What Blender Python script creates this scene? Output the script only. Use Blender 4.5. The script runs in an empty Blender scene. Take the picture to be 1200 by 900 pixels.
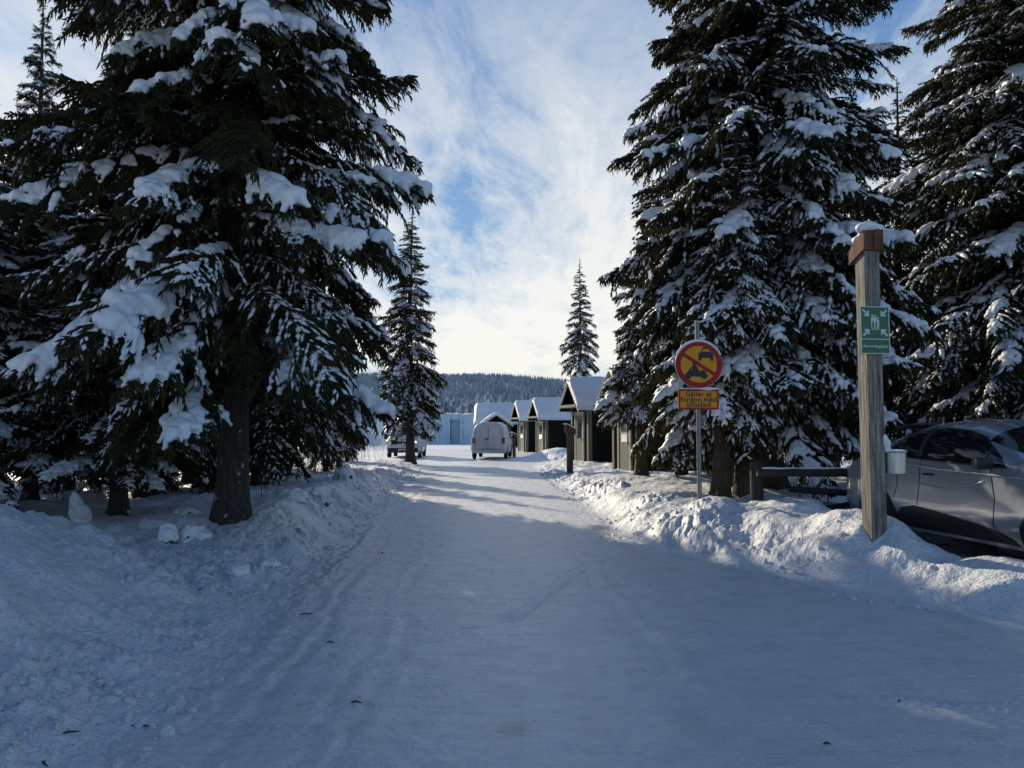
import bpy, bmesh, math, random
import numpy as np
from mathutils import Vector, Matrix, noise as mnoise
random.seed(7); np.random.seed(7)
R = math.radians
scn = bpy.context.scene
col = scn.collection
# ------------------------------------------------------------------ camera
F = 902.0; PITCH = R(3.43); CAMZ = 1.55
cam = bpy.data.cameras.new('camera'); camo = bpy.data.objects.new('camera', cam); col.objects.link(camo)
camo.location = (0, 0, CAMZ); camo.rotation_euler = (R(90) + PITCH, 0, 0)
cam.sensor_width = 36; cam.lens = 36 * F / 1200; cam.clip_end = 8000; cam.clip_start = .05
scn.camera = camo
scn.view_settings.view_transform = 'Standard'; scn.view_settings.look = 'None'; scn.view_settings.exposure = 0
def at(px, py, Y):
    a = (px - 600) / F; u = (450 - py) / F
    cy = math.cos(PITCH) - math.sin(PITCH) * u; cz = math.sin(PITCH) + math.cos(PITCH) * u
    t = Y / cy
    return Vector((a * t, Y, CAMZ + cz * t))
# ------------------------------------------------------------------ tagging
def tag(o, label=None, cat=None, group=None, kind=None):
    if label: o['label'] = label
    if cat: o['category'] = cat
    if group: o['group'] = group
    if kind: o['kind'] = kind
    return o
def empty(name, loc=(0, 0, 0), rz=0.0, label=None, cat=None, group=None):
    o = bpy.data.objects.new(name, None); col.objects.link(o)
    o.location = loc; o.rotation_euler = (0, 0, rz); o.empty_display_size = .2
    return tag(o, label, cat, group)
def link(name, me, parent=None, mat=None):
    o = bpy.data.objects.new(name, me); col.objects.link(o)
    if parent: o.parent = parent
    if mat and not me.materials: me.materials.append(mat)
    return o
# ------------------------------------------------------------------ materials
def newmat(name):
    m = bpy.data.materials.new(name); m.use_nodes = True
    nt = m.node_tree; return m, nt, nt.nodes['Principled BSDF']
def N(nt, t, **kw):
    n = nt.nodes.new(t)
    for k, v in kw.items(): setattr(n, k, v)
    return n
def ramp(nt, src, stops):
    r = N(nt, 'ShaderNodeValToRGB'); e = r.color_ramp.elements
    while len(e) < len(stops): e.new(.5)
    for i, (p, c) in enumerate(stops):
        e[i].position = p; e[i].color = (c[0], c[1], c[2], 1) if len(c) >= 3 else (c[0],) * 3 + (1,)
    nt.links.new(src, r.inputs[0]); return r.outputs[0]
def noise(nt, scale, detail=4, rough=.55, vec=None, dist=0.0):
    n = N(nt, 'ShaderNodeTexNoise'); n.inputs['Scale'].default_value = scale
    n.inputs['Detail'].default_value = detail; n.inputs['Roughness'].default_value = rough
    n.inputs['Distortion'].default_value = dist
    if vec is not None: nt.links.new(vec, n.inputs['Vector'])
    return n.outputs['Fac']
def coords(nt, scale=(1, 1, 1), kind='Object', rot=(0, 0, 0)):
    tc = N(nt, 'ShaderNodeTexCoord'); mp = N(nt, 'ShaderNodeMapping')
    mp.inputs['Scale'].default_value = scale; mp.inputs['Rotation'].default_value = rot
    nt.links.new(tc.outputs[kind], mp.inputs[0]); return mp.outputs[0]
def bump(nt, h, strength, dist, prev=None):
    b = N(nt, 'ShaderNodeBump'); b.inputs['Strength'].default_value = strength; b.inputs['Distance'].default_value = dist
    nt.links.new(h, b.inputs['Height'])
    if prev is not None: nt.links.new(prev, b.inputs['Normal'])
    return b.outputs[0]
def simple(name, color, rough=.6, metal=0.0, var=.15, scale=8, bstr=0.0, bdist=.005, coat=0.0):
    m, nt, p = newmat(name)
    v = coords(nt); n = noise(nt, scale, 4, .6, v)
    c = ramp(nt, n, [(.25, [x * (1 - var) for x in color]), (.75, [min(1, x * (1 + var)) for x in color])])
    nt.links.new(c, p.inputs['Base Color'])
    p.inputs['Roughness'].default_value = rough; p.inputs['Metallic'].default_value = metal
    p.inputs['Coat Weight'].default_value = coat
    if bstr: nt.links.new(bump(nt, n, bstr, bdist), p.inputs['Normal'])
    return m
M = {}
def snow_mat(name, c0, c1, bumps, rough=.5, spec=.6, coat=.35):
    m, nt, p = newmat(name); v = coords(nt)
    n1 = noise(nt, .9, 5, .6, v)
    nt.links.new(ramp(nt, n1, [(.3, c0), (.7, c1)]), p.inputs['Base Color'])
    p.inputs['Roughness'].default_value = rough
    p.inputs['Specular IOR Level'].default_value = spec; p.inputs['Coat Weight'].default_value = coat; p.inputs['Coat Roughness'].default_value = .5
    prev = None
    for (s, st, d) in bumps:
        prev = bump(nt, noise(nt, s, 4, .6, v), st, d, prev)
    nt.links.new(prev, p.inputs['Normal']); return m
M['snow'] = snow_mat('fresh_snow', (.80, .81, .83), (.87, .875, .885), [(9, .7, .06), (40, .6, .02)])
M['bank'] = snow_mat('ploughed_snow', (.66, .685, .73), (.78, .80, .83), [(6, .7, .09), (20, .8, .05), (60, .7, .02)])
M['branch_snow'] = snow_mat('branch_snow', (.72, .75, .80), (.78, .80, .84), [(14, .5, .03), (70, .3, .008)])
def road_mat():
    m, nt, p = newmat('packed_road_snow')
    v = coords(nt)
    n1 = noise(nt, .45, 5, .6, coords(nt, (1, .35, 1)))
    n2 = noise(nt, 3.5, 5, .65, v)
    base = ramp(nt, n1, [(.3, (.64, .66, .69)), (.72, (.78, .79, .81))])
    mx = N(nt, 'ShaderNodeMix', data_type='RGBA', blend_type='MULTIPLY'); mx.inputs[0].default_value = .7
    nt.links.new(base, mx.inputs[6]); nt.links.new(ramp(nt, n2, [(.34, (.76, .765, .78)), (.6, (1, 1, 1))]), mx.inputs[7])
    # sparse grit and needles on the packed snow
    sp = noise(nt, 38, 2, .5, v); gate = noise(nt, 1.1, 3, .6, v)
    mm = N(nt, 'ShaderNodeMath', operation='MULTIPLY'); nt.links.new(sp, mm.inputs[0]); nt.links.new(gate, mm.inputs[1])
    dirt = ramp(nt, mm.outputs[0], [(.395, (1, 1, 1)), (.44, (.42, .40, .38))])
    m2 = N(nt, 'ShaderNodeMix', data_type='RGBA', blend_type='MULTIPLY'); m2.inputs[0].default_value = .8
    nt.links.new(mx.outputs[2], m2.inputs[6]); nt.links.new(dirt, m2.inputs[7])
    gr = N(nt, 'ShaderNodeVectorMath', operation='DISTANCE'); gr.inputs[1].default_value = (.03, 4.12, .0)
    sm_ = N(nt, 'ShaderNodeMapping'); tcx = N(nt, 'ShaderNodeTexCoord'); nt.links.new(tcx.outputs['Object'], sm_.inputs[0]); nt.links.new(sm_.outputs[0], gr.inputs[0])
    ad = N(nt, 'ShaderNodeMath', operation='MULTIPLY_ADD'); nt.links.new(noise(nt, 14, 4, .6, v), ad.inputs[0]); ad.inputs[1].default_value = .22; nt.links.new(gr.outputs['Value'], ad.inputs[2])
    m3 = N(nt, 'ShaderNodeMix', data_type='RGBA', blend_type='MULTIPLY'); m3.inputs[0].default_value = 1
    nt.links.new(m2.outputs[2], m3.inputs[6]); nt.links.new(ramp(nt, ad.outputs[0], [(.10, (.62, .64, .62)), (.27, (1, 1, 1))]), m3.inputs[7])
    nt.links.new(m3.outputs[2], p.inputs['Base Color'])
    p.inputs['Roughness'].default_value = .45; p.inputs['Specular IOR Level'].default_value = .8; p.inputs['Coat Weight'].default_value = .6; p.inputs['Coat Roughness'].default_value = .45
    b = bump(nt, noise(nt, 1, 5, .6, coords(nt, (1.8, 7, 1))), .9, .10)
    b = bump(nt, noise(nt, 1, 4, .6, coords(nt, (22, 7, 1), rot=(0, 0, R(4)))), .6, .03, b)
    b = bump(nt, noise(nt, 14, 5, .7, v), .8, .035, b); b = bump(nt, noise(nt, 55, 4, .7, v), .6, .012, b)
    nt.links.new(b, p.inputs['Normal']); return m
M['road'] = road_mat()
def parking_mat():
    m, nt, p = newmat('shadowed_icy_asphalt')
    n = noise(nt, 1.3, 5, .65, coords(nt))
    nt.links.new(ramp(nt, n, [(.40, (.035, .038, .042)), (.62, (.30, .33, .37))]), p.inputs['Base Color'])  # near-black tone includes the shadow under the car; pale patches are ice
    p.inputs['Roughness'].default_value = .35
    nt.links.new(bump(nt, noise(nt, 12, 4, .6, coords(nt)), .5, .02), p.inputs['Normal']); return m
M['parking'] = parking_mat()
def needle_mat(name, dark, light):
    m = bpy.data.materials.new(name); m.use_nodes = True; nt = m.node_tree
    p = nt.nodes['Principled BSDF']; out = nt.nodes['Material Output']
    n = noise(nt, 2.5, 5, .7, coords(nt))
    c = ramp(nt, n, [(.3, dark), (.72, light)])
    nt.links.new(c, p.inputs['Base Color']); p.inputs['Roughness'].default_value = .65
    p.inputs['Specular IOR Level'].default_value = .2
    t = N(nt, 'ShaderNodeBsdfTranslucent'); nt.links.new(c, t.inputs[0])
    mx = N(nt, 'ShaderNodeMixShader'); mx.inputs[0].default_value = .3
    nt.links.new(p.outputs[0], mx.inputs[1]); nt.links.new(t.outputs[0], mx.inputs[2]); nt.links.new(mx.outputs[0], out.inputs[0])
    return m
M['needles'] = needle_mat('spruce_needles', (.014, .020, .011), (.088, .082, .032))
def bark_mat(name, c0, c1, snowy=.5):
    m, nt, p = newmat(name)
    v = coords(nt, (9, 9, 2.2)); n = noise(nt, 3, 6, .7, v)
    base = ramp(nt, n, [(.35, c0), (.65, c1)])
    g = noise(nt, 1, 4, .6, coords(nt, (5, 5, 3)))
    sn = ramp(nt, g, [(.66 - snowy * .05, (0, 0, 0)), (.70 - snowy * .05, (1, 1, 1))])
    mx = N(nt, 'ShaderNodeMix', data_type='RGBA'); nt.links.new(sn, mx.inputs[0]); nt.links.new(base, mx.inputs[6])
    mx.inputs[7].default_value = (.6, .63, .68, 1); nt.links.new(mx.outputs[2], p.inputs['Base Color'])
    p.inputs['Roughness'].default_value = .9
    nt.links.new(bump(nt, n, 1, .04), p.inputs['Normal']); return m
M['bark'] = bark_mat('spruce_bark', (.018, .014, .012), (.075, .058, .046))
M['bark_lit'] = bark_mat('sunlit_brown_bark', (.03, .022, .015), (.11, .078, .05), .2)  # paler brown copy of the spruce bark, sunlight put into the colour
M['twig'] = simple('bare_twig', (.05, .038, .028), .9)
M['stone'] = simple('granite', (.11, .10, .10), .85, var=.4, scale=14, bstr=.6, bdist=.02)
def timber(name, c0, c1, zs=.35):
    m, nt, p = newmat(name)
    n = noise(nt, 6, 6, .65, coords(nt, (6, 6, zs)), .4)
    n2 = noise(nt, 2, 3, .6, coords(nt, (1.5, 1.5, 1.1)))
    mx = N(nt, 'ShaderNodeMix', data_type='RGBA', blend_type='MULTIPLY'); mx.inputs[0].default_value = .7
    nt.links.new(ramp(nt, n, [(.36, c0), (.62, c1)]), mx.inputs[6]); nt.links.new(ramp(nt, n2, [(.3, (.6, .6, .6)), (.7, (1, 1, 1))]), mx.inputs[7])
    nt.links.new(mx.outputs[2], p.inputs['Base Color']); p.inputs['Roughness'].default_value = .85
    nt.links.new(bump(nt, n, .8, .012), p.inputs['Normal']); return m
M['grey_timber'] = timber('weathered_timber', (.075, .067, .056), (.36, .325, .27))
M['brown_timber'] = timber('stained_timber', (.06, .025, .013), (.22, .095, .04))
M['dark_timber'] = timber('dark_timber', (.018, .016, .014), (.05, .045, .04))
M['post_brown'] = timber('brown_post', (.06, .045, .035), (.16, .12, .09))
def boards(name, c0, c1):
    m, nt, p = newmat(name)
    w = N(nt, 'ShaderNodeTexWave', wave_type='BANDS', bands_direction='X'); w.inputs['Scale'].default_value = 2.2
    w.inputs['Distortion'].default_value = .1; nt.links.new(coords(nt), w.inputs['Vector'])
    n = noise(nt, 3, 4, .6, coords(nt, (4, 4, .6)))
    nt.links.new(ramp(nt, n, [(.3, c0), (.7, c1)]), p.inputs['Base Color']); p.inputs['Roughness'].default_value = .9; p.inputs['Specular IOR Level'].default_value = .08
    nt.links.new(bump(nt, w.outputs['Fac'], .6, .02), p.inputs['Normal']); return m
M['hut_wall'] = boards('dark_green_boards', (.007, .009, .008), (.014, .017, .014))
M['hut_trim'] = simple('olive_trim', (.12, .125, .085), .7, var=.2)
M['hut_fascia'] = simple('cream_fascia', (.40, .36, .25), .7, var=.15)
M['hut_door'] = simple('sage_door', (.075, .09, .07), .6, var=.15)
M['glass_dark'] = simple('dark_glass', (.008, .010, .012), .04, var=.1)
M['white_paint'] = simple('white_van_paint', (.62, .63, .64), .35, var=.06, scale=3, coat=.4)
M['dirty_white'] = simple('dusty_white_van_paint', (.50, .51, .52), .5, var=.18, scale=2.5, coat=.15)
M['black_plastic'] = simple('black_plastic', (.012, .012, .013), .55)
M['rubber'] = simple('rubber', (.014, .014, .014), .85)
M['rim'] = simple('wheel_rim', (.25, .25, .26), .35, metal=.8)
M['car_paint'] = simple('grey_metallic_paint', (.33, .36, .40), .24, metal=.4, var=.05, scale=2, coat=.8)
M['seam'] = simple('panel_gap', (.01, .01, .012), .8)
M['red_lamp'] = simple('red_lamp_glass', (.30, .012, .012), .25)
M['plate'] = simple('number_plate', (.45, .45, .44), .5)
M['chrome'] = simple('chrome', (.6, .6, .6), .2, metal=1.0)
M['zinc'] = simple('galvanised_steel', (.32, .34, .36), .42, metal=.75, var=.2, scale=20)
M['pole'] = simple('grey_steel_pole', (.22, .24, .26), .5, metal=.6, var=.15)
M['sign_red'] = simple('sign_red', (.36, .006, .008), .65, var=.06)
M['sign_yellow'] = simple('sign_yellow', (.72, .30, .006), .65, var=.08)
M['sign_black'] = simple('sign_black', (.01, .01, .01), .5)
M['sign_green'] = simple('sign_green', (.012, .125, .055), .4, var=.06)
M['sign_white'] = simple('sign_white', (.62, .66, .66), .45, var=.05)
M['sign_back'] = simple('sign_back', (.35, .36, .37), .45, metal=.6)
def brush_steel():
    m, nt, p = newmat('brushed_steel')
    n = noise(nt, 1, 3, .6, coords(nt, (40, 40, 1.2)))
    nt.links.new(ramp(nt, n, [(.3, (.30, .30, .29)), (.7, (.62, .61, .57))]), p.inputs['Base Color'])
    p.inputs['Metallic'].default_value = .9; p.inputs['Roughness'].default_value = .33; return m
M['steel'] = brush_steel()
def ice_mat(name, c0, c1, blocks=True):
    m, nt, p = newmat(name)
    n = noise(nt, .6, 5, .65, coords(nt))
    nt.links.new(ramp(nt, n, [(.3, c0), (.7, c1)]), p.inputs['Base Color'])
    p.inputs['Roughness'].default_value = .35
    b = N(nt, 'ShaderNodeTexBrick'); b.inputs['Scale'].default_value = 1.0
    b.inputs['Brick Width'].default_value = 1.6; b.inputs['Row Height'].default_value = .8; b.inputs['Mortar Size'].default_value = .03
    nt.links.new(coords(nt, rot=(R(90), 0, 0)), b.inputs['Vector'])
    nt.links.new(bump(nt, b.outputs['Fac'], .4, .05, bump(nt, noise(nt, 2, 4, .6, coords(nt)), .5, .2)), p.inputs['Normal']); return m
M['ice'] = ice_mat('ice_blocks', (.44, .60, .72), (.60, .74, .82))
M['ice_door'] = ice_mat('clear_ice', (.34, .58, .70), (.44, .66, .76))
m, nt, p = newmat('lamp_glow'); p.inputs['Base Color'].default_value = (.9, .8, .5, 1)
p.inputs['Emission Color'].default_value = (1, .72, .35, 1); p.inputs['Emission Strength'].default_value = 1.3; M['lamp'] = m
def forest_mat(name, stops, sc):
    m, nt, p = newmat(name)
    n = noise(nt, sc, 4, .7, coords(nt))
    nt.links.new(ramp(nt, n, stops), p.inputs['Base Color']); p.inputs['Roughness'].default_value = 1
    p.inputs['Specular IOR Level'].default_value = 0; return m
M['hill_forest'] = forest_mat('hazy_frosted_hill_forest', [(.34, (.22, .27, .315)), (.52, (.32, .37, .42)), (.70, (.48, .53, .59))], .02)  # frost greys with distance haze mixed into the colour
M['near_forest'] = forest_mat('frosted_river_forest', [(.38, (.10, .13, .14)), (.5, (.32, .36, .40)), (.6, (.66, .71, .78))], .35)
M['hill'] = snow_mat('hill_snow', (.30, .35, .42), (.45, .50, .58), [(.05, .5, 2.0)])  # snow toned down bluish, distance haze put into the colour
# ------------------------------------------------------------------ numpy mesh tools
def np_mesh(name, V, T, smooth=False, mat=None):
    me = bpy.data.meshes.new(name); V = np.ascontiguousarray(V, np.float32); T = np.ascontiguousarray(T, np.int32)
    k = T.shape[1]
    me.vertices.add(len(V)); me.vertices.foreach_set('co', V.ravel())
    me.loops.add(T.size); me.loops.foreach_set('vertex_index', T.ravel())
    me.polygons.add(len(T)); me.polygons.foreach_set('loop_start', np.arange(0, T.size, k, dtype=np.int32))
    me.polygons.foreach_set('use_smooth', np.full(len(T), smooth))
    me.update(calc_edges=True)
    if mat: me.materials.append(mat)
    return me
class Geo:
    def __init__(s): s.V = []; s.T = []; s.n = 0
    def add(s, V, T):
        if len(V) == 0: return
        s.V.append(V); s.T.append(T + s.n); s.n += len(V)
    def arr(s):
        if not s.V: return np.zeros((0, 3)), np.zeros((0, 3), int)
        return np.concatenate(s.V), np.concatenate(s.T)
def tube(path, rad, sides=4, close=True):
    path = np.asarray(path, float); n = len(path); rad = np.asarray(rad, float)
    tan = np.gradient(path, axis=0); tan /= np.linalg.norm(tan, axis=1)[:, None] + 1e-9
    up = np.array([0, 0, 1.0]) if abs(tan[0, 2]) < .8 else np.array([0, 1.0, 0])
    a = np.cross(tan, up); a /= np.linalg.norm(a, axis=1)[:, None] + 1e-9
    b = np.cross(tan, a); th = np.arange(sides) / sides * 2 * np.pi
    V = path[:, None, :] + rad[:, None, None] * (a[:, None, :] * np.cos(th)[None, :, None] + b[:, None, :] * np.sin(th)[None, :, None])
    V = V.reshape(-1, 3); T = []
    for i in range(n - 1):
        for j in range(sides):
            p = i * sides + j; q = i * sides + (j + 1) % sides
            T.append((p, q, q + sides)); T.append((p, q + sides, p + sides))
    if close:
        for j in range(1, sides - 1): T.append((0, j, j + 1)); T.append(((n - 1) * sides, (n - 1) * sides + j + 1, (n - 1) * sides + j))
    return V, np.array(T)
bm_ = bmesh.new(); bmesh.ops.create_icosphere(bm_, subdivisions=1, radius=1)
bm_.verts.ensure_lookup_table(); ICO_V = np.array([v.co[:] for v in bm_.verts]); ICO_T = np.array([[v.index for v in f.verts] for f in bm_.faces]); bm_.free()
dg = None
def blob(centers, radii, flat, voxel, smooth_it=3, nz=.02):
    """fuse overlapping lumps into one smooth snow surface"""
    c = np.asarray(centers, float); r = np.asarray(radii, float)
    V = c[:, None, :] + ICO_V[None] * r[:, None, None] * np.array([1, 1, flat])
    T = (ICO_T[None] + (np.arange(len(c)) * len(ICO_V))[:, None, None]).reshape(-1, 3)
    me = np_mesh('tmp', V.reshape(-1, 3), T); o = bpy.data.objects.new('tmp', me); col.objects.link(o)
    md = o.modifiers.new('r', 'REMESH'); md.mode = 'VOXEL'; md.voxel_size = voxel
    sm = o.modifiers.new('s', 'SMOOTH'); sm.factor = .5; sm.iterations = smooth_it
    d = bpy.context.evaluated_depsgraph_get(); ev = o.evaluated_get(d); e = ev.to_mesh()
    n = len(e.vertices); VV = np.empty(n * 3, np.float32); e.vertices.foreach_get('co', VV); VV = VV.reshape(-1, 3).astype(float)
    e.calc_loop_triangles(); k = len(e.loop_triangles); TT = np.empty(k * 3, np.int32); e.loop_triangles.foreach_get('vertices', TT); TT = TT.reshape(-1, 3)
    ev.to_mesh_clear(); bpy.data.objects.remove(o); bpy.data.meshes.remove(me)
    return VV, TT.astype(int)
# ------------------------------------------------------------------ value noise for terrain
def hash2(ix, iy, s):
    h = (ix.astype(np.int64) * 374761393 + iy.astype(np.int64) * 668265263 + s * 1442695041) & 0xffffffff
    h = ((h ^ (h >> 13)) * 1274126177) & 0xffffffff
    return ((h ^ (h >> 16)) & 0xffff) / 65535.0
def vn(x, y, s=0):
    ix = np.floor(x); iy = np.floor(y); fx = x - ix; fy = y - iy
    fx = fx * fx * fx * (fx * (fx * 6 - 15) + 10); fy = fy * fy * fy * (fy * (fy * 6 - 15) + 10)
    a = hash2(ix, iy, s); b = hash2(ix + 1, iy, s); c = hash2(ix, iy + 1, s); d = hash2(ix + 1, iy + 1, s)
    return (a + (b - a) * fx) * (1 - fy) + (c + (d - c) * fx) * fy
def fbm(x, y, o=4, s=0, g=.5):
    t = 0; a = 1; n = 0
    for i in range(o):
        c, sn = math.cos(i * 1.3), math.sin(i * 1.3)
        t = t + a * (vn((x * c - y * sn) * 2 ** i + 17.3 * i, (x * sn + y * c) * 2 ** i + 9.1 * i, s + i) - .5); n += a; a *= g
    return t / n * 2
def clods(x, y, cell, s, thr=.45):
    ix = np.floor(x / cell); iy = np.floor(y / cell); out = np.zeros_like(x)
    for dx in (-1, 0, 1):
        for dy in (-1, 0, 1):
            jx, jy = ix + dx, iy + dy
            r = hash2(jx, jy, s + 3); ok = r > thr
            cx = (jx + .5 + .6 * (hash2(jx, jy, s) - .5)) * cell; cy = (jy + .5 + .6 * (hash2(jx, jy, s + 1) - .5)) * cell
            a = hash2(jx, jy, s + 2) * 6.28; e = .6 + .8 * hash2(jx, jy, s + 5)
            u = (x - cx) * np.cos(a) + (y - cy) * np.sin(a); v = (-(x - cx) * np.sin(a) + (y - cy) * np.cos(a)) * e
            # faceted lump: superelliptic falloff with a tilted top
            d = (np.abs(u) ** 2.6 + np.abs(v) ** 2.6) / (cell * .48 * (.5 + r * .55)) ** 2.6
            out = np.maximum(out, np.where(ok, np.clip(1 - d, 0, 1) ** .5 * (.45 + .55 * r) * (1 + .5 * u / cell), 0))
    return out * cell
def sst(a, b, x):
    t = np.clip((x - a) / (b - a), 0, 1); return t * t * (3 - 2 * t)
def xl(y): return np.interp(y, [-30, 6, 14.6, 27, 36, 44, 60, 90], [-2.0, -2.0, -2.6, -3.3, -4.2, -8, -14, -14])
def xr(y): return np.interp(y, [-30, 5.0, 5.7, 6.3, 6.7, 7.1, 8.4, 9.6, 11, 25, 32, 38, 48, 60], [60, 60, 5.9, 4.25, 3.65, 3.15, 2.65, 2.1, 1.6, 1.1, .9, 1.2, 1.6, 2.5])
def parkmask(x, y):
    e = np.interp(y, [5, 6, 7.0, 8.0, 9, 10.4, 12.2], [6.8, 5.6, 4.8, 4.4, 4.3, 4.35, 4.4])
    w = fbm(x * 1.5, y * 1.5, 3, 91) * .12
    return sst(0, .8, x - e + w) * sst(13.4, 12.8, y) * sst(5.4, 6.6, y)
def road_side(x, y):
    w = fbm(x * 0 + 3, y * 1.3, 4, 5) * .14 + fbm(x * 3, y * 3, 3, 6) * .05
    return (x - xl(y)) + w, (xr(y) - x) + w
def H(x, y):
    x = np.asarray(x, float); y = np.asarray(y, float)
    l, r = road_side(x, y)
    inl = np.clip(-l, 0, None); inr = np.clip(-r, 0, None)
    far = sst(55, 80, y)
    # ---- left: tall ploughed heap near the camera, low bank further on
    top = 1.06 * sst(9.2, 4.8, y) + .36
    heap = sst(0, 3.0, inl) * top
    fl = (.36 + .10 * fbm(x * .5, y * .5, 4, 11)) * (1 - .6 * sst(16, 27, y))
    ridge = np.exp(-((inl - .9) / .55) ** 2) * .12 * sst(8, 10, y) * sst(24, 16, y)
    zl = np.where(y < 9.5, heap, sst(0, 1.1, inl) * fl + ridge)
    b = sst(7.5, 9.5, y); zl = heap * (1 - b) * 1.0 + b * (sst(0, 1.1, inl) * fl + ridge)
    zl *= (1 - .55 * sst(38, 50, y)) * (1 - .8 * far)
    zl += 2.3 * np.exp(-((x + 13.5) / 3.2) ** 2 - ((y - 64) / 4.5) ** 2)
    # ---- right
    cl = sst(17, 26, y) * sst(90, 60, y)
    fr = .30 + .16 * sst(9, 12, y) - .28 * cl
    zr = sst(-.05, 1.45, inr) * fr
    pts = [(2.2, 12.8, .16, .9), (2.7, 10.7, .16, .8), (3.4, 9.9, .22, .9), (3.9, 9.0, .24, .8), (3.98, 8.15, .27, .62), (3.8, 7.75, .10, .6), (4.5, 7.4, .12, .6), (4.9, 6.8, .06, .5)]
    heapr = 0
    for (hx, hy, hh, hw) in pts: heapr = np.maximum(heapr, hh * np.exp(-((x - hx) ** 2 + (y - hy) ** 2) / (hw * .75) ** 2))
    zr = zr + heapr * sst(0, .7, inr)
    zr += .10 * np.exp(-((inr - .6) / .4) ** 2) * sst(11, 14, y) * sst(30, 22, y)
    zr += .50 * np.exp(-((x - 2.2) / 1.5) ** 2 - ((y - 40.5) / 1.6) ** 2)
    pm = parkmask(x, y)
    zr = zr * (1 - pm) + .03 * pm
    z = np.where(x < (xl(y) + xr(y)) / 2, zl, zr)
    # ---- roughness
    off = np.maximum(inl, inr) * (1 - pm)
    rough = sst(.02, .45, off)
    near = 1 - .6 * sst(30, 60, y)
    crumb = fbm(x * 3.1, y * 3.1, 5, 21, .62) * .10 + np.abs(fbm(x * 9, y * 9, 4, 31, .6)) * .07
    soft = fbm(x * 1.5, y * 1.5, 4, 41) * .10
    cz = np.exp(-((off - .55) / .6) ** 2)
    tipm = np.exp(-((x - 2.2) / .9) ** 2 - ((y - 9.9) / 1.0) ** 2); cz = np.where((x > 0) & (y < 12.5), cz * (.22 + .9 * tipm), cz); soft = soft + np.where((x > 0) & (y < 13), .13 * (sst(.35, .75, vn(x * 1.25 + 4, y * 1.4, 87)) - .4) + .05 * fbm(x * 2.6, y * 3.2, 3, 88), 0); cz = np.maximum(cz, .55 * sst(9.5, 7.5, y) * (x < 0)); cz = np.maximum(cz, .5 * sst(15, 22, y) * (x > 0))
    patch = sst(.38, .62, vn(x * .8 + 3.3, y * .8, 83)); cz = cz * np.where(x > 0, .18 + .82 * np.maximum(patch, np.exp(-((x - 2.3) / .8) ** 2 - ((y - 10) / 1.1) ** 2)), .35 + .65 * patch)
    wx = x + .05 * fbm(x * 6, y * 6, 2, 101); wy = y + .05 * fbm(x * 6 + 9, y * 6, 2, 102)
    nearm = (y > 0) & (y < 30) & (off > 0) & (off < 6)
    ck = np.zeros_like(z)
    if nearm.any():
        a_, b_ = wx[nearm], wy[nearm]
        ck[nearm] = .40 * clods(a_, b_, .34, 110, .62) + .55 * clods(a_, b_, .15, 120, .5) + .6 * clods(a_, b_, .062, 130, .45)
    left_m = .62 * (x < 0) * (.30 + .70 * sst(.35, .6, vn(x * .9, y * .9, 85))) * np.where(y < 9.5, 1, np.exp(-((off - .5) / .8) ** 2) * .8)
    right_m = (x > 0) * cz * .9
    ck = ck * (left_m + right_m) * rough * (1 - pm) * sst(26, 18, y)
    z = z + rough * near * (soft + crumb * (.15 + .62 * cz)) + ck * .75
    # footprints / trampled snow near the huts
    z = z - rough * sst(20, 26, y) * sst(60, 50, y) * (x > 0) * .06 * sst(.55, .75, vn(x * 3.1, y * 2.2, 77))
    # ---- road surface: ripples, ruts along the left edge, tyre prints
    rd = 1 - sst(0, .25, off)
    z = z + rd * (fbm(x * .8, y * 3.0, 3, 51) * .007 + fbm(x * .35, y * .35, 2, 55) * .02 + fbm(x * 5, y * 7, 4, 56, .7) * .008)
    for dd, am in ((.10, .02), (.34, .010), (.50, .014), (.95, .007), (1.12, .006), (1.9, .005), (3.0, .006), (3.2, .005)):
        wv = .03 * np.sin(y * .5 + dd * 9) + .02 * fbm(y * .7, y * 0 + dd, 2, 64)
        g = np.exp(-((l - dd - wv) / .055) ** 2) * (.4 + .6 * vn(x * 0 + dd, y * .8, 61)) * sst(1.5, 5, y) * sst(36, 26, y)
        z = z - rd * am * g * (.7 + .5 * vn(x * 2, y * 14, 62)) + rd * am * .6 * np.exp(-((l - dd - wv - .12) / .05) ** 2) * vn(x * 8, y * 8, 63) * sst(1.5, 5, y) * sst(36, 26, y)
    z = z + rd * .03 * sst(.5, 0, l) * np.abs(fbm(x * 9, y * 5, 3, 66))
    z = z + rd * .03 * sst(.6, 0, r) * np.abs(fbm(x * 8, y * 8, 3, 67)) * sst(60, 30, y)
    # tread chevrons pressed into the packed snow
    for (ax, ay, bx, by) in ((1.75, 4.62, 2.95, 4.38), (1.4, 3.35, 2.3, 3.10), (-.1, 6.2, .9, 9.0)):
        L = math.hypot(bx - ax, by - ay); ux, uy = (bx - ax) / L, (by - ay) / L
        t = (x - ax) * ux + (y - ay) * uy; d = -(x - ax) * uy + (y - ay) * ux
        mk = sst(0, .2, t) * sst(L, L - .2, t) * sst(.11, .08, np.abs(d))
        z = z - mk * rd * .009 * (.5 + .5 * np.sin((t + np.abs(d) * .6) * 2 * np.pi / .075))
    # ---- distant hill beyond the frozen river
    hh = 122 * sst(620, 1900, y) * (.62 + .38 * np.cos(np.clip((x + 120) / 1500, -1.5, 1.5))) 
    hh = hh * (1 - .13 * sst(-90, 150, x) - .15 * sst(150, 500, x)) * (1 + .08 * fbm(x * .002, y * .002, 3, 71)) * (1 - .35 * sst(100, 900, x))
    return z * (1 - .6 * sst(90, 140, y)) + hh
def hz(x, y): return float(H(np.array([x]), np.array([y]))[0])
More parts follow.
